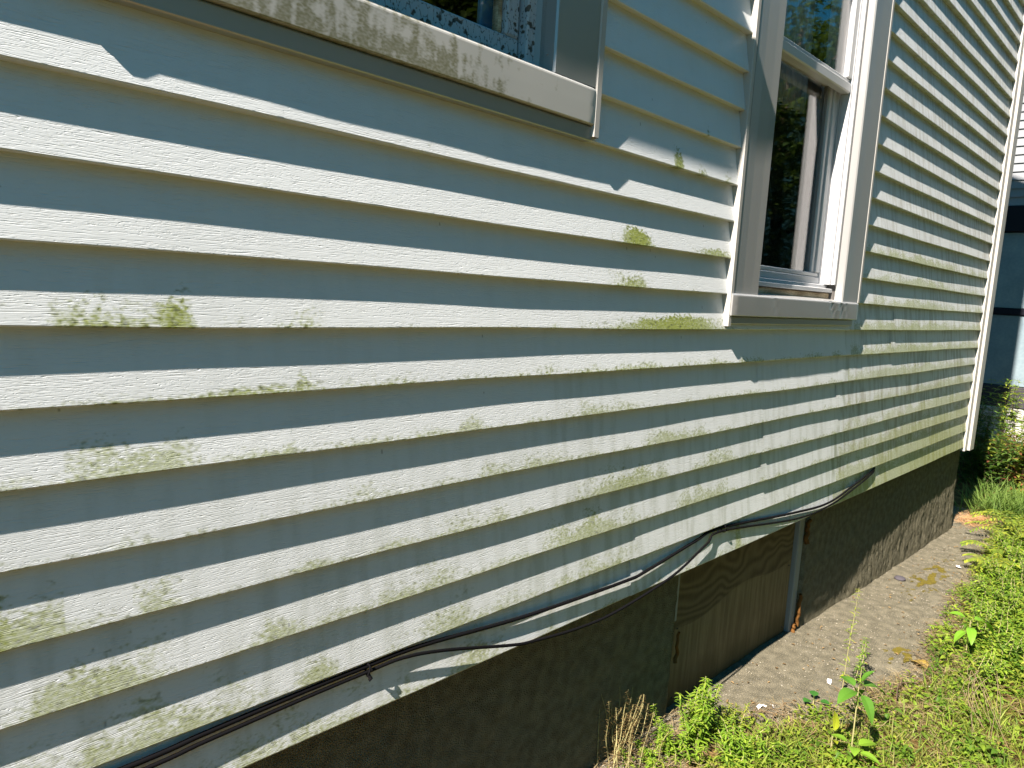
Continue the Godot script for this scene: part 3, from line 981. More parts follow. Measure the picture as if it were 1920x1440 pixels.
func build_ground():
	var g := mb()
	var n := FastNoiseLite.new()
	n.seed = 9
	n.frequency = 1.6
	n.fractal_octaves = 3
	# far sheet with a hole-free finer sheet near the wall
	var far := [Vector3(-70, -0.06, -70), Vector3(80, -0.06, -70), Vector3(80, -0.06, 80), Vector3(-70, -0.06, 80)]
	quad(g, far[0], far[1], far[2], far[3], Vector3.UP)
	tag(part("ground", g.commit(), M.lawn), "flat green lawn round the houses", "ground", "", "structure")
	var s := mb()
	s.set_smooth_group(0)
	var nx := 150
	var nz := 60
	var grid := []
	for i in nx + 1:
		var row := []
		for j in nz + 1:
			var x := -3.0 + 13.0 * i / nx
			var z := -1.0 + 5.0 * j / nz
			row.append(Vector3(x, -0.022 + n.get_noise_2d(x * 1.4, z * 1.4) * 0.018 + 0.012 * sstep(0.2, 0.9, z), z))
		grid.append(row)
	for i in nx:
		for j in nz:
			var v := [grid[i][j], grid[i + 1][j], grid[i + 1][j + 1], grid[i][j + 1]]
			for q in [0, 1, 2, 0, 2, 3]:
				s.set_uv(Vector2(v[q].x, v[q].z))
				s.add_vertex(v[q])
	s.generate_normals()
	tag(part("soil", s.commit(), M.soil), "brown soil strewn with straw in front of the wall", "ground", "", "structure")
	# concrete apron along the foundation
	var a := mb()
	a.set_smooth_group(0)
	var ax := 180
	var az := 22
	grid = []
	for i in ax + 1:
		var x := -3.0 + 8.7 * i / ax
		var e := apron_edge(x) + 0.10 + n.get_noise_2d(x * 5.0, 3.0) * 0.09
		var row := []
		for j in az + 1:
			var t := float(j) / az
			var z := lerpf(-0.16, e, t)
			row.append(Vector3(x, 0.004 + n.get_noise_2d(x * 2.2, z * 2.2) * 0.006 - 0.035 * sstep(0.72, 1.0, t), z))
		grid.append(row)
	for i in ax:
		for j in az:
			var v := [grid[i][j], grid[i + 1][j], grid[i + 1][j + 1], grid[i][j + 1]]
			for q in [0, 1, 2, 0, 2, 3]:
				a.set_uv(Vector2(v[q].x, v[q].z))
				a.add_vertex(v[q])
	a.generate_normals()
	tag(part("concrete_path", a.commit(), M.concrete), "rough grey concrete strip along the foot of the foundation", "path", "", "structure")

func visible_edge(x: float) -> float:   # a little past the strip of ground in the picture
	return 1.25

func build_plants():
	var greens := [Color(0.15, 0.26, 0.026), Color(0.21, 0.32, 0.034), Color(0.27, 0.35, 0.045), Color(0.10, 0.19, 0.024), Color(0.32, 0.36, 0.055)]
	var straws := [Color(0.22, 0.17, 0.08), Color(0.30, 0.24, 0.13), Color(0.15, 0.11, 0.055), Color(0.20, 0.14, 0.075)]
	var n := FastNoiseLite.new()
	n.seed = 77
	n.frequency = 1.5
	# --- grass blades
	var gb := mb()
	for i in 7:
		var a := TAU * i / 7.0 + rng.randf_range(-0.4, 0.4)
		var h := rng.randf_range(0.55, 1.0)
		var dir := Vector3(cos(a), rng.randf_range(0.9, 2.2), sin(a))
		leaf(gb, frame_along(Vector3(cos(a), 0, sin(a)) * 0.06, dir), h, rng.randf_range(0.045, 0.075), rng.randf_range(0.1, 0.55), 0.3, Color(1, 1, 1).lerp(Color(0.75, 0.8, 0.6), rng.randf()), 3, 0.8)
	var gmesh := gb.commit()
	var xf := []
	var cols := []
	while xf.size() < 14000:
		var x := rng.randf_range(1.2, 8.5)
		var e := apron_edge(x)
		var z := e + pow(rng.randf(), 1.3) * (1.5 if x < 5.3 else 2.4) - 0.02
		var d := n.get_noise_2d(x * 2.0, z * 2.0)
		if rng.randf() > 0.45 + d: continue
		if x < 2.2 and z < 0.16 and rng.randf() < 0.85: continue
		var tall := 0.035 + 0.045 * rng.randf() + (0.10 * rng.randf() if x > 5.15 else 0.0)
		if z < e + 0.10: tall *= 0.6
		xf.append(Transform3D(Basis(Vector3.UP, rng.randf() * TAU).rotated(Vector3.RIGHT, rng.randf_range(-0.25, 0.25)).scaled(Vector3.ONE * tall), Vector3(x, -0.022, z)))
		cols.append((greens[rng.randi() % 5] as Color).lerp(straws[rng.randi() % 4], 0.25 * rng.randf() + (0.35 if x < 3.0 and rng.randf() < 0.4 else 0.0)))
	for i in 800:
		var x := rng.randf_range(1.9, 6.5)
		var z := apron_edge(x) + 0.06 + 0.8 * rng.randf()
		xf.append(Transform3D(Basis(Vector3.UP, rng.randf() * TAU).rotated(Vector3.RIGHT, rng.randf_range(-0.5, 0.5)).scaled(Vector3.ONE * rng.randf_range(0.06, 0.14) * Vector3(0.5, 1.0, 0.5)), Vector3(x, -0.022, z)))
		cols.append((greens[1 + rng.randi() % 2] as Color).lerp(straws[1], 0.6 * pow(rng.randf(), 2.0)))
	tag(scatter("grass", gmesh, M.leaf, xf, cols), "short green grass along the concrete strip", "grass", "", "stuff")
	# --- low leafy ground cover
	var cb := mb()
	for i in 11:
		var a := TAU * i * 0.382
		var r := 0.15 + 0.75 * i / 11.0
		var at := Vector3(cos(a) * r * 0.7, rng.randf_range(0.35, 1.0) * (1.1 - r * 0.5), sin(a) * r * 0.7)
		var dir := Vector3(cos(a), rng.randf_range(-0.1, 0.6), sin(a))
		leaf(cb, frame_along(at, dir), rng.randf_range(0.36, 0.6), rng.randf_range(0.18, 0.28), 0.25, 0.3, Color(1, 1, 1).lerp(Color(0.72, 0.8, 0.6), rng.randf()), 3)
		var sm := Color(0.8, 0.9, 0.6)
		leaf(cb, frame_along(at * Vector3(0.2, 0, 0.2), at - at * Vector3(0.2, 0, 0.2)), at.length() * 0.95, 0.03, 0.0, 0.0, sm, 2)
	var cmesh := cb.commit()
	xf = []
	cols = []
	var tries := 0
	while xf.size() < 9000 and tries < 200000:
		tries += 1
		var x := rng.randf_range(1.5, 8.5)
		var e := apron_edge(x)
		var z := e + pow(rng.randf(), 1.1) * 1.3 + 0.0
		var want := 0.10 + 0.5 * maxf(0.0, n.get_noise_2d(x * 1.6 + 30.0, z * 1.6))
		if x > 3.1: want = 0.30 + 0.7 * sstep(e + 0.06, e + 0.22, z)
		if x > 5.0: want *= 0.4
		if x < 2.35 and z < 0.55: want += 0.25 * sstep(0.05, 0.2, z - e)
		if rng.randf() > want: continue
		var sc := rng.randf_range(0.020, 0.042) * (1.0 if x < 3.0 else 1.25)
		xf.append(Transform3D(Basis(Vector3.UP, rng.randf() * TAU).rotated(Vector3.RIGHT, rng.randf_range(-0.3, 0.3)).scaled(Vector3(sc, sc * rng.randf_range(0.8, 1.8), sc)), Vector3(x, -0.018, z)))
		cols.append((greens[rng.randi() % 5] as Color) * rng.randf_range(0.85, 1.15))
	tag(scatter("ground_cover", cmesh, M.leaf, xf, cols), "bright green low leafy weeds covering the ground on the right", "ground cover", "", "stuff")
	# --- larger oval leaves among the small ones
	var ob := mb()
	for i in 6:
		var a := TAU * i * 0.382
		var at := Vector3(cos(a) * 0.25, 0.45 + 0.12 * i, sin(a) * 0.25)
		leaf(ob, frame_along(at, Vector3(cos(a), rng.randf_range(-0.2, 0.4), sin(a))), rng.randf_range(0.6, 1.0), rng.randf_range(0.34, 0.5), rng.randf_range(0.2, 0.6), 0.3, Color(1, 1, 1).lerp(Color(0.7, 0.85, 0.6), rng.randf()), 4)
		leaf(ob, frame_along(Vector3.ZERO, at), at.length(), 0.035, 0.0, 0.0, Color(0.8, 0.75, 0.5), 2)
	xf = []
	cols = []
	tries = 0
	while xf.size() < 1300 and tries < 60000:
		tries += 1
		var x := rng.randf_range(2.0, 6.2)
		var z := apron_edge(x) + 0.05 + rng.randf() * 0.9
		if n.get_noise_2d(x * 2.4 + 70.0, z * 2.4) < (0.12 if x < 3.0 else -0.1): continue
		var sc := rng.randf_range(0.016, 0.036)
		xf.append(Transform3D(Basis(Vector3.UP, rng.randf() * TAU).rotated(Vector3.RIGHT, rng.randf_range(-0.3, 0.3)).scaled(Vector3(sc, sc * rng.randf_range(0.8, 1.6), sc)), Vector3(x, -0.018, z)))
		cols.append((greens[rng.randi() % 4] as Color).lerp(Color(0.30, 0.24, 0.04), 0.5 * pow(rng.randf(), 3.0)))
	tag(scatter("leafy_plants", ob.commit(), M.leaf, xf, cols), "broader oval leaves mixed into the low green weeds on the right", "ground cover", "", "stuff")
	# --- brown leaf crumbs on the concrete
	var lb := mb()
	leaf(lb, Transform3D(Basis(), Vector3(0, 0.12, -0.5)), 1.0, 0.55, 0.15, 0.5, Color(1, 1, 1), 3)
	xf = []
	cols = []
	for i in 420:
		var x := rng.randf_range(1.7, 5.4)
		var z := lerpf(zf(x) + 0.02, maxf(apron_edge(x), 0.03) + 0.06, 1.0 - pow(rng.randf(), 1.8))
		xf.append(Transform3D(Basis(Vector3.UP, rng.randf() * TAU).scaled(Vector3.ONE * rng.randf_range(0.005, 0.017)), Vector3(x, 0.008, z)))
		cols.append(Color(0.10, 0.065, 0.03).lerp(Color(0.26, 0.18, 0.08), rng.randf()))
	tag(scatter("leaf_litter", lb.commit(), M.tint, xf, cols), "crumbs of dead brown leaf scattered over the concrete", "litter", "", "stuff")
	# --- dry straw lying about
	var sb := mb()
	for i in 4:
		var a := rng.randf() * TAU
		leaf(sb, frame_along(Vector3(rng.randf_range(-0.2, 0.2), 0.05 + 0.05 * i, rng.randf_range(-0.2, 0.2)) - Vector3(cos(a), 0, sin(a)) * 0.4, Vector3(cos(a), rng.randf_range(-0.02, 0.12), sin(a))), rng.randf_range(0.6, 1.0), 0.022, rng.randf_range(-0.05, 0.15), 0.3, Color(1, 1, 1), 3, 0.7)
	xf = []
	cols = []
	while xf.size() < 2400:
		var x := rng.randf_range(1.3, 6.0)
		var e := apron_edge(x)
		var z := e + rng.randf_range(-0.02, 0.9)
		var near := 1.0 - sstep(0.06, 0.22, absf(z - e - 0.05))
		if rng.randf() > 0.16 + 0.84 * near * (1.0 if x < 3.6 else 0.5): continue
		xf.append(Transform3D(Basis(Vector3.UP, rng.randf() * TAU).scaled(Vector3.ONE * rng.randf_range(0.04, 0.11)), Vector3(x, -0.012 + 0.014 * rng.randf() + (0.012 if z < e + 0.03 else 0.0), z)))
		cols.append(straws[rng.randi() % 4])
	tag(scatter("straw", sb.commit(), M.tint, xf, cols), "dry tan straw and dead stems lying in the grass", "straw", "", "stuff")
	# orange pine needles in the corner by the end of the foundation
	xf = []
	cols = []
	for i in 330:
		xf.append(Transform3D(Basis(Vector3.UP, rng.randf() * TAU).scaled(Vector3.ONE * rng.randf_range(0.05, 0.10)), Vector3(5.42 + rng.randfn() * 0.13, 0.004 + 0.012 * rng.randf(), 0.07 + rng.randfn() * 0.05)))
		cols.append(Color(0.50, 0.24, 0.09).lerp(Color(0.55, 0.38, 0.2), rng.randf()))
	tag(scatter("pine_needles", sb.commit(), M.tint, xf, cols), "patch of orange dead needles at the far end of the concrete", "needles", "", "stuff")
	# small stones set in the concrete
	var pm := SphereMesh.new()
	pm.radius = 1.0
	pm.height = 1.3
	pm.radial_segments = 6
	pm.rings = 3
	xf = []
	cols = []
	for i in 9000:
		var x := rng.randf_range(1.2, 5.5)
		var z := rng.randf_range(-0.05, maxf(apron_edge(x), 0.0) + 0.08)
		var r := 0.001 + 0.0026 * pow(rng.randf(), 2.5)
		xf.append(Transform3D(Basis(Vector3.UP, rng.randf() * TAU).scaled(Vector3(r, r * 0.5, r * rng.randf_range(0.6, 1.0))), Vector3(x, 0.0045 + n.get_noise_2d(x, z) * 0.002, z)))
		cols.append(Color(0.40, 0.37, 0.29).lerp(Color(0.10, 0.095, 0.085), rng.randf()))
	tag(scatter("pebbles", pm, M.tint, xf, cols), "pale pebbles showing in the worn concrete", "pebbles", "", "stuff")
	build_weeds(greens, straws)

# a stem with small leaves along it: the foliage is one part
func herb(called: String, label: String, at: Vector3, h: float, stems: int, spread: float, ll: float, lw: float, per: int, cols: Array, cat := "weed", group := "", lean := 0.0, whorl := 5, stem_mat: Material = null) -> Node3D:
	var t := thing(called, label, cat, at, 0.0, group)
	var ss := mb()
	var fs := mb()
	for s in stems:
		var a := rng.randf() * TAU
		var hh := h * rng.randf_range(0.65, 1.0) if s else h
		var base := Vector3(rng.randfn() * spread * 0.35, 0, rng.randfn() * spread * 0.35) if s else Vector3.ZERO
		var top := base + Vector3(cos(a) * spread * rng.randf() + lean, hh, sin(a) * spread * rng.randf())
		var pts := smooth_path([base, base.lerp(top, 0.4) + Vector3(rng.randfn(), 0, rng.randfn()) * spread * 0.10, base.lerp(top, 0.75), top], 4)
		tube(ss, pts, 0.0016, 0.0007, 5)
		for i in per:
			var f := lerpf(0.12, 1.0, (i + rng.randf() * 0.5) / per)
			var idx := clampi(int(f * (pts.size() - 1)), 0, pts.size() - 2)
			var p: Vector3 = pts[idx].lerp(pts[idx + 1], clampf(f * (pts.size() - 1) - idx, 0.0, 1.0))
			for k in whorl:
				var b := TAU * k / whorl + i * 1.1 + rng.randf() * 0.5
				var dir := Vector3(cos(b), rng.randf_range(-0.1, 0.7), sin(b))
				var sz := ll * rng.randf_range(0.6, 1.1) * (1.0 - 0.45 * f)
				leaf(fs, frame_along(p, dir), sz, lw * sz / ll, rng.randf_range(0.0, 0.5), 0.3, (cols[rng.randi() % cols.size()] as Color) * rng.randf_range(0.8, 1.2), 3)
	part("stem", ss.commit(), stem_mat if stem_mat else M.stem, t)
	part("foliage", fs.commit(), M.leaf, t, "stuff")
	return t

# a plant of a few broad leaves, each a part
func broadleaf(called: String, label: String, at: Vector3, h: float, leaves: Array, col: Color, lean := Vector3.ZERO) -> Node3D:
	var t := thing(called, label, "seedling", at)
	var ss := mb()
	var pts := smooth_path([Vector3.ZERO, Vector3(0, h * 0.5, 0) + lean * 0.4, Vector3(0, h, 0) + lean], 5)
	tube(ss, pts, 0.0026, 0.0016, 6)
	part("stem", ss.commit(), M.stem, t)
	for l in leaves:   # height share, direction, length, width, droop
		var p: Vector3 = pts[clampi(int(l[0] * (pts.size() - 1)), 0, pts.size() - 1)]
		var st := mb()
		var d: Vector3 = (l[1] as Vector3).normalized()
		tube(st, [p, p + d * 0.022], 0.001, 0.0008, 5)
		leaf(st, frame_along(p + d * 0.02, d), l[2], l[3], l[4], 0.22, col * rng.randf_range(0.85, 1.15), 7)
		var o := part("leaf", st.commit(), M.leaf, t)
		o.position = Vector3.ZERO
	return t

func build_weeds(greens: Array, straws: Array):
	var bright := [Color(0.20, 0.33, 0.03), Color(0.27, 0.38, 0.045), Color(0.15, 0.27, 0.03)]
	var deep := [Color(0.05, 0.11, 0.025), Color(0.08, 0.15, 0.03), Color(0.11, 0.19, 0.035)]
	var gold := [Color(0.30, 0.34, 0.04), Color(0.22, 0.30, 0.035), Color(0.16, 0.24, 0.03)]
	# the leafy clump in front of the left end of the plywood, its neighbours along the wall
	herb("bushy_weed", "tallest bright green bushy weed in front of the plywood's lower left corner", Vector3(1.87, -0.01, 0.08), 0.205, 12, 0.07, 0.036, 0.0095, 12, bright)
	herb("bushy_weed", "low green bushy weed between the dry brown stalk and the tall bushy weed", Vector3(1.79, -0.01, 0.06), 0.12, 10, 0.07, 0.030, 0.008, 9, bright)
	herb("bushy_weed", "bushy green weed cut by the bottom edge, right of the tall bushy weed", Vector3(1.93, -0.01, 0.22), 0.11, 16, 0.10, 0.032, 0.009, 8, bright)
	herb("bushy_weed", "small yellowish bushy weed on the concrete just right of the tall bushy weed", Vector3(2.00, -0.01, 0.11), 0.11, 8, 0.07, 0.024, 0.006, 9, gold)
	herb("bushy_weed", "smallest green weed at the bottom edge below the dry brown stalk", Vector3(1.66, -0.01, 0.05), 0.07, 8, 0.06, 0.028, 0.008, 7, bright)
	# dry stalk
	var dry := [Color(0.20, 0.14, 0.06), Color(0.28, 0.20, 0.09), Color(0.15, 0.11, 0.045)]
	herb("dry_weed", "dry brown feathery stalk against the dark foundation", Vector3(1.62, -0.01, -0.028), 0.24, 28, 0.10, 0.018, 0.0026, 14, dry, "weed", "", 0.0, 4)
	# tall thin weed in the middle of the concrete
	herb("tall_weed", "tall thin yellow green weed standing alone on the concrete", Vector3(2.52, 0.0, 0.27), 0.39, 1, 0.03, 0.032, 0.0075, 20, gold, "weed", "", 0.02, 3)
	herb("tall_weed", "shorter dark green sprig right beside the tall thin weed", Vector3(2.60, 0.0, 0.30), 0.19, 2, 0.04, 0.030, 0.009, 12, [deep[2], bright[0]], "weed", "", 0.02, 4)
	# broad leaved seedlings
	broadleaf("seedling", "broad leaved seedling with a whorl of drooping leaves below the tall weed", Vector3(2.215, -0.01, 0.41), 0.215, [[0.98, Vector3(-0.9, 0.25, -0.2), 0.085, 0.042, 0.45], [1.0, Vector3(0.8, 0.1, 0.5), 0.085, 0.044, 0.55], [0.92, Vector3(-0.6, -0.1, 0.8), 0.075, 0.034, 0.7], [0.95, Vector3(0.5, 0.3, -0.8), 0.07, 0.036, 0.4], [1.0, Vector3(0.2, 0.9, 0.3), 0.05, 0.026, 0.3], [0.9, Vector3(0.9, -0.2, -0.2), 0.06, 0.03, 0.6]], Color(0.10, 0.24, 0.03), Vector3(-0.005, 0, 0))
	broadleaf("seedling", "low seedling with pale green leaves at the foot of the broad leaved one", Vector3(2.16, -0.01, 0.43), 0.055, [[1.0, Vector3(-0.8, 0.35, 0.3), 0.055, 0.03, 0.3], [0.9, Vector3(0.7, 0.3, 0.5), 0.06, 0.034, 0.35], [0.7, Vector3(0.1, 0.2, 1.0), 0.06, 0.03, 0.4], [1.0, Vector3(-0.2, 0.4, -0.9), 0.045, 0.026, 0.3]], Color(0.20, 0.36, 0.035))
	broadleaf("seedling", "seedling with one big hanging bright leaf in front of the green weeds", Vector3(3.22, -0.01, 0.49), 0.15, [[1.0, Vector3(0.75, 0.15, 0.65), 0.095, 0.055, 0.8], [0.85, Vector3(-0.9, 0.1, 0.3), 0.08, 0.035, 0.6], [0.75, Vector3(-0.8, -0.2, -0.5), 0.06, 0.032, 0.5], [1.0, Vector3(-0.4, 0.4, -0.8), 0.06, 0.045, 0.3]], Color(0.17, 0.36, 0.03))
	broadleaf("seedling", "row of three round dark clover-like leaves on the bare concrete", Vector3(2.36, 0.005, 0.235), 0.018, [[1.0, Vector3(-0.9, 0.15, -0.3), 0.030, 0.028, 0.1], [1.0, Vector3(0.5, 0.1, -0.2), 0.032, 0.030, 0.1], [1.0, Vector3(0.2, 0.1, 0.9), 0.034, 0.030, 0.1]], Color(0.05, 0.17, 0.03))
	broadleaf("seedling", "narrow yellow leaf standing up left of the low pale seedling", Vector3(2.19, -0.01, 0.36), 0.04, [[1.0, Vector3(0.1, 1.0, 0.1), 0.07, 0.026, 0.3], [0.6, Vector3(-0.6, 0.5, 0.4), 0.04, 0.018, 0.3]], Color(0.36, 0.42, 0.03))
	# mixed leafy weeds on the right, each a clump of its own
	var spots := [[3.45, 0.52, 0.16], [3.62, 0.47, 0.13], [3.8, 0.53, 0.16], [3.9, 0.42, 0.12], [4.05, 0.47, 0.17], [4.25, 0.40, 0.14], [4.3, 0.52, 0.18], [4.55, 0.42, 0.16], [4.7, 0.36, 0.15], [4.85, 0.46, 0.18], [3.3, 0.62, 0.12], [3.05, 0.60, 0.10]]
	spots.sort_custom(func(p, q): return p[0] < q[0])
	var nth := ["nearest", "second nearest", "third nearest", "fourth nearest", "fifth nearest", "sixth nearest", "seventh nearest", "eighth nearest", "ninth nearest", "tenth nearest", "second farthest", "farthest"]
	for i in spots.size():
		var s: Array = spots[i]
		herb("leafy_weed", "%s of the leafy bright green weeds lining the right of the concrete" % nth[i], Vector3(s[0], -0.01, s[1]), s[2], 9, 0.07, 0.030, 0.013, 8, bright + [deep[2]], "weed", "leafy weeds along the right of the concrete", 0.0, 3)
	var fs := [[4.95, 0.32, 0.17], [4.65, 0.31, 0.12], [5.15, 0.36, 0.2], [5.3, 0.27, 0.16], [4.4, 0.34, 0.10]]
	var which := ["smallest fern, nearest the viewer at the concrete's right edge", "second nearest fern arching over the concrete", "middle one of the five ferns at the concrete's right edge", "large fern second from the corner, beside the orange needles", "farthest fern, next to the tall grass tufts and orange needles"]
	fs.sort_custom(func(p, q): return p[0] < q[0])
	for fi in fs.size():
		var s: Array = fs[fi]
		var t := thing("fern", which[fi], "fern", Vector3(s[0], -0.01, s[1]), 0.0, "ferns at the far right of the concrete")
		for k in 7:
			var a := TAU * k / 7.0 + rng.randf() * 0.7
			var st := mb()
			var out := Vector3(cos(a), 0, sin(a))
			var pts := smooth_path([Vector3.ZERO, out * s[2] * 0.35 + Vector3(0, s[2] * 0.6, 0), out * s[2] * 0.9 + Vector3(0, s[2] * 0.75, 0), out * s[2] * 1.35 + Vector3(0, s[2] * 0.55, 0)], 5)
			tube(st, pts, 0.0015, 0.0006, 4)
			for i in range(2, pts.size() - 1):
				var f := float(i) / pts.size()
				var tg: Vector3 = (pts[i + 1] - pts[i]).normalized()
				var sd := tg.cross(Vector3.UP).normalized()
				for q in [-1.0, 1.0]:
					leaf(st, frame_along(pts[i], sd * q + tg * 0.6), 0.055 * (1.0 - f * 0.65) * rng.randf_range(0.85, 1.1), 0.012, 0.25, 0.2, (gold[rng.randi() % 3] as Color) * rng.randf_range(0.85, 1.2), 3)
			part("frond", st.commit(), M.leaf, t)
	# tall grass tussocks at the corner
	for s in [[5.60, 0.12, 0.27, "dark green tall grass tuft nearest the corner of the foundation"], [5.75, 0.26, 0.24, "tall green grass tuft at the right edge before the shrubs"], [5.95, 0.05, 0.26, "tall grass tuft in the shade between the corner and the shrubs"], [6.1, 0.2, 0.24, "rearmost tall grass tuft just under the shrubs"]]:
		var t := thing("grass_tuft", s[3], "grass", Vector3(s[0], -0.01, s[1]))
		var st := mb()
		for i in 190:
			var a := rng.randf() * TAU
			var b := Vector3(rng.randfn() * 0.07, 0, rng.randfn() * 0.07)
			leaf(st, frame_along(b, Vector3(cos(a), rng.randf_range(1.0, 3.0), sin(a))), s[2] * rng.randf_range(0.6, 1.15), rng.randf_range(0.004, 0.007), rng.randf_range(0.1, 0.7), 0.3, Color(0.09, 0.17, 0.03).lerp(Color(0.18, 0.26, 0.06), rng.randf()), 5, 0.8)
		part("blades", st.commit(), M.leaf, t, "stuff")
	# shrubs beyond the corner
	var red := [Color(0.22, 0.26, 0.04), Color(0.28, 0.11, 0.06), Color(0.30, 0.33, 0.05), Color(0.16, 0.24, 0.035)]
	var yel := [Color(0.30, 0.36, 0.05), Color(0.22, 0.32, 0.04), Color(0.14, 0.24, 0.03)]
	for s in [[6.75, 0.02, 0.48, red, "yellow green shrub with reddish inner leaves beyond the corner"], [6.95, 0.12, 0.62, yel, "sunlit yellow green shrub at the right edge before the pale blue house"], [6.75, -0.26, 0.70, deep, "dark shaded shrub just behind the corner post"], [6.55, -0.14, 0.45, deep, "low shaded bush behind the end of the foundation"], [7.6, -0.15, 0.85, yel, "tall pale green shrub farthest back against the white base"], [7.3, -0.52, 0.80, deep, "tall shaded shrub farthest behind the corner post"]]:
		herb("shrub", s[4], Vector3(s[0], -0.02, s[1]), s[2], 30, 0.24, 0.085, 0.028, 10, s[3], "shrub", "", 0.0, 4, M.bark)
	# litter
	var lit := [[4.29, 0.219, 0.018, 0.012, 0.5, "white scrap of paper beside the mossy patch"], [2.55, 0.215, 0.018, 0.007, 0.3, "small white paper strip left of the tall thin weed"], [2.205, 0.125, 0.020, 0.006, -0.3, "crumpled white paper strip near the tall bushy weed"], [2.235, 0.150, 0.012, 0.004, 1.0, "tiny white sliver touching the crumpled paper strip"]]
	for l in lit:
		var st := mb()
		var rows := []
		for i in 6:
			var u := i / 5.0 - 0.5
			var y := 0.004 + 0.004 * sin(u * 7.0 + l[0]) + 0.003
			rows.append([Vector3(u * 1.5 * l[2], y + 0.003, -l[3] * rng.randf_range(0.7, 1.1)), Vector3(u * 2.0 * l[2] + 0.003, y, l[3] * rng.randf_range(0.7, 1.1))])
		for i in 5:
			quad(st, rows[i][0], rows[i + 1][0], rows[i + 1][1], rows[i][1], Vector3.UP)
		var o := part("paper_scrap", st.commit(), M.white)
		o.position = Vector3(l[0], 0.003, l[1])
		o.rotation.y = l[4]
		tag(o, l[5], "litter")
	var sm := SphereMesh.new()
	sm.radius = 0.028
	sm.height = 0.024
	sm.radial_segments = 7
	sm.rings = 4
	var stone := part("stone", sm, mat(lin(0.06, 0.055, 0.065), 0.9))
	stone.position = Vector3(3.85, 0.010, 0.064)
	tag(stone, "small dark grey stone on the concrete beside the moss", "stone")
	var dl := mb()
	leaf(dl, frame_along(Vector3.ZERO, Vector3(0.3, 0.45, -0.8)), 0.065, 0.05, 0.5, 0.5, Color(0.38, 0.27, 0.06), 7)
	var dead := part("dead_leaf", dl.commit(), M.leaf)
	dead.position = Vector3(2.95, 0.004, 0.42)
	tag(dead, "curled brown dead leaf on the edge of the concrete", "leaf")
	# moss patches on the concrete
	for m in [[4.02, 0.16, 0.30, 0.060, "larger olive moss patch on the concrete, by the dark stone"], [3.02, 0.31, 0.10, 0.045, "smaller olive moss patch on the concrete near the dead leaf"]]:
		xf_moss(m)
	# a twig and fallen straw bundle
	var tw := mb()
	tube(tw, smooth_path([Vector3(2.60, 0.02, 0.42), Vector3(2.70, 0.028, 0.40), Vector3(2.78, 0.02, 0.44)], 4), 0.003, 0.0015, 5)
	tube(tw, [Vector3(2.69, 0.026, 0.405), Vector3(2.72, 0.06, 0.40)], 0.0018, 0.001, 5)
	tag(part("twig", tw.commit(), M.bark), "thin forked dark twig at the edge of the concrete", "twig")
	var sb := mb()
	for i in 13:
		var a := Vector3(3.00 + rng.randfn() * 0.07, 0.03, 0.58 + rng.randfn() * 0.03)
		var b := Vector3(2.66 + rng.randfn() * 0.07, 0.015, 0.67 + rng.randfn() * 0.035)
		tube(sb, smooth_path([a, a.lerp(b, 0.5) + Vector3(0, 0.018 + 0.006 * rng.randfn(), -0.02 + 0.02 * rng.randfn()), b], 4), 0.0010, 0.0006, 4)
	tag(part("straw_bundle", sb.commit(), mat(lin(0.30, 0.235, 0.13), 0.8)), "bent bundle of dry tan grass stems at the lower right", "straw", "", "stuff")

func xf_moss(m: Array):
	var xf := []
	var cols := []
	var mm := mb()
	for i in 5:
		var a := TAU * i / 5.0
		leaf(mm, frame_along(Vector3.ZERO, Vector3(cos(a), 0.35, sin(a))), 1.0, 0.7, 0.5, 0.1, Color(1, 1, 1), 2)
	var n := FastNoiseLite.new()
	n.seed = 31
	n.frequency = 9.0
	for i in 1500:
		var u := rng.randfn() * 0.5
		var v := rng.randfn() * 0.5
		var x: float = m[0] + u * m[2]
		var z: float = m[1] + v * m[3]
		if n.get_noise_2d(x, z * 2.0) < -0.05 + 0.25 * Vector2(u, v).length(): continue
		xf.append(Transform3D(Basis(Vector3.UP, rng.randf() * TAU).scaled(Vector3.ONE * rng.randf_range(0.004, 0.009)), Vector3(x, 0.006, z)))
		cols.append(Color(0.085, 0.068, 0.010).lerp(Color(0.14, 0.115, 0.018), rng.randf()))
	tag(scatter("moss", mm.commit(), M.tint, xf, cols), m[4], "moss", "", "stuff")

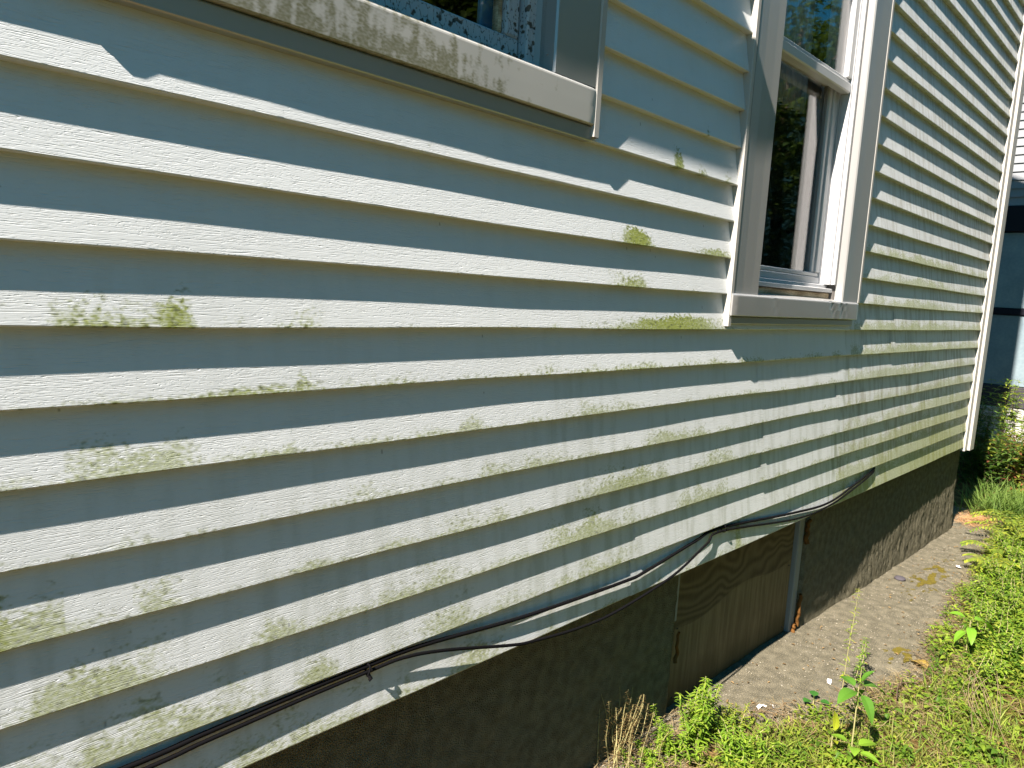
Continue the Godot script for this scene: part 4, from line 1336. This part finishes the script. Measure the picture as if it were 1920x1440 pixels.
# ------------------------------------------------------------------ trees across the yard, seen in the panes
func build_trees():
	var lm := mb()
	for i in 7:
		var a := TAU * i * 0.382
		leaf(lm, frame_along(Vector3(cos(a) * 0.3, 0.25 * (i % 3) - 0.2, sin(a) * 0.3), Vector3(cos(a), rng.randf_range(-0.5, 0.3), sin(a))), 0.9, 0.5, 0.3, 0.2, Color(1, 1, 1), 2)
	var lmesh := lm.commit()
	var spots := [[5.2, 5.2, 6.4, "leafy tree across the yard nearest the wall"], [7.6, 6.0, 7.2, "tall leafy tree across the yard opposite the far corner"], [10.4, 6.0, 6.8, "broad leafy tree across the yard beyond the neighbour's wall"], [2.6, 6.6, 6.2, "leafy tree across the yard opposite the right window"], [14.5, 5.6, 7.6, "tallest leafy tree at the far end of the yard"], [-1.0, 7.0, 4.2, "leafy tree across the yard behind the viewer"]]
	for s in spots:
		var h: float = s[2]
		var t := thing("tree", s[3], "tree", Vector3(s[0], -0.05, s[1]))
		var st := mb()
		tube(st, smooth_path([Vector3.ZERO, Vector3(0.05, h * 0.3, 0), Vector3(0, h * 0.6, 0.08), Vector3(0.05, h * 0.9, 0)], 4), h * 0.025, h * 0.006, 8)
		var tips := []
		for b in 9:
			var a := TAU * b * 0.382
			var y := h * (0.22 + 0.07 * b)
			var e := Vector3(cos(a) * h * 0.26, y + h * 0.12, sin(a) * h * 0.26)
			tube(st, smooth_path([Vector3(0.02, y, 0.02), Vector3(0.02, y, 0.02).lerp(e, 0.5) + Vector3(0, 0.08, 0), e], 3), h * 0.009, h * 0.003, 5)
			tips.append(e)
			tips.append(Vector3(0.02, y, 0.02).lerp(e, 0.55))
		part("trunk", st.commit(), M.bark, t)
		var xf := []
		var cols := []
		for i in 3000:
			var c: Vector3 = tips[rng.randi() % tips.size()]
			var p := c + Vector3(rng.randfn(), rng.randfn() * 0.8, rng.randfn()) * h * 0.085
			xf.append(Transform3D(Basis(Vector3.UP, rng.randf() * TAU).rotated(Vector3.RIGHT, rng.randf_range(-0.6, 0.6)).scaled(Vector3.ONE * rng.randf_range(0.10, 0.19)), p))
			cols.append(Color(0.035, 0.07, 0.016).lerp(Color(0.11, 0.17, 0.035), rng.randf()))
		scatter("crown", lmesh, M.leaf, xf, cols, t)

func build_across():
	var n := thing("house", "white house standing across the yard behind the trees", "house", Vector3(24.0, -0.05, 10.0))
	part("wall", boxm(Vector3(-12.0, 0.0, 0.0), Vector3(14.0, 9.5, 8.0), 0.02), M.cream, n)
	for i in 32:
		part("clapboard", boxm(Vector3(-12.0, 0.4 + i * 0.28, -0.03), Vector3(14.0, 0.66 + i * 0.28, -0.001), 0.01), M.cream, n)
	for x in [-9.5, -5.5, -1.5, 2.5, 6.5, 10.5]:
		for y in [1.0, 3.8, 6.6]:
			var w := node("window", n)
			part("frame", boxm(Vector3(x - 0.55, y, -0.07), Vector3(x + 0.55, y + 1.6, -0.031), 0.01), M.trim, w)
			part("pane", boxm(Vector3(x - 0.45, y + 0.1, -0.08), Vector3(x + 0.45, y + 1.5, -0.071), 0.0), M.far_dark, w)
	var rf := mb()
	quad(rf, Vector3(-12.4, 9.4, -0.4), Vector3(14.4, 9.4, -0.4), Vector3(14.4, 12.5, 4.0), Vector3(-12.4, 12.5, 4.0), Vector3(0, 1, -1))
	quad(rf, Vector3(-12.4, 9.4, 8.4), Vector3(14.4, 9.4, 8.4), Vector3(14.4, 12.5, 4.0), Vector3(-12.4, 12.5, 4.0), Vector3(0, 1, 1))
	part("roof", rf.commit(), M.far_grey, n)
	var lm := mb()
	for i in 9:
		var a := TAU * i * 0.382
		leaf(lm, frame_along(Vector3(cos(a) * 0.35, 0.25 * (i % 3) - 0.2, sin(a) * 0.35), Vector3(cos(a), rng.randf_range(-0.5, 0.3), sin(a))), 0.8, 0.45, 0.3, 0.2, Color(1, 1, 1), 2)
	var xf := []
	var cols := []
	for i in 5200:
		var x := rng.randf_range(1.0, 17.0)
		var y := pow(rng.randf(), 0.8) * (2.1 + 0.5 * sin(x * 1.7))
		xf.append(Transform3D(Basis(Vector3.UP, rng.randf() * TAU).rotated(Vector3.RIGHT, rng.randf_range(-0.8, 0.8)).scaled(Vector3.ONE * rng.randf_range(0.10, 0.17)), Vector3(x, y, 5.0 + rng.randfn() * 0.28)))
		cols.append(Color(0.03, 0.06, 0.015).lerp(Color(0.10, 0.16, 0.035), rng.randf()))
	tag(scatter("hedge", lm.commit(), M.leaf, xf, cols), "long leafy hedge across the yard under the trees", "hedge", "", "stuff")

func _ready():
	rng.seed = 20240611
	# camera, sky, sun, exposure
	var cam := Camera3D.new()
	cam.name = "camera"
	cam.basis = Basis(Vector3.UP, -0.7991) * Basis(Vector3.RIGHT, -0.1286) * Basis(Vector3.BACK, 0.0573)
	cam.position = Vector3(0.0, 0.787654 + Y0, 1.044103)
	cam.fov = rad_to_deg(2.0 * atan(720.0 / 1350.0))
	cam.near = 0.05
	cam.far = 400.0
	add_child(cam)
	cam.current = true
	var sky := ProceduralSkyMaterial.new()
	sky.sky_top_color = Color(0.10, 0.57, 0.81)
	sky.sky_horizon_color = Color(0.56, 0.86, 0.91)
	sky.sky_curve = 0.12
	sky.ground_bottom_color = Color(0.30, 0.31, 0.22)
	sky.ground_horizon_color = Color(0.55, 0.58, 0.52)
	sky.sky_energy_multiplier = 0.55
	sky.ground_energy_multiplier = 0.5
	sky.sun_angle_max = 2.0
	var env := Environment.new()
	env.background_mode = Environment.BG_SKY
	env.sky = Sky.new()
	env.sky.sky_material = sky
	env.tonemap_mode = Environment.TONE_MAPPER_LINEAR
	env.tonemap_exposure = 3.15
	env.sdfgi_enabled = true
	env.ssao_enabled = true
	env.ssil_enabled = true
	var we := WorldEnvironment.new()
	we.name = "environment"
	we.environment = env
	add_child(we)
	var sun := DirectionalLight3D.new()
	sun.name = "sun"
	sun.light_energy = 1.6
	sun.light_color = Color(1.0, 0.945, 0.895)
	sun.light_angular_distance = 0.5
	sun.shadow_enabled = true
	add_child(sun)
	sun.look_at_from_position(SUN_TO, Vector3.ZERO, Vector3.UP)
	wob.seed = 3
	wob.frequency = 1.0
	wob.fractal_octaves = 2
	make_materials()
	build_ground()
	build_house()
	build_cables()
	build_neighbour()
	build_plants()
	build_trees()
	build_across()
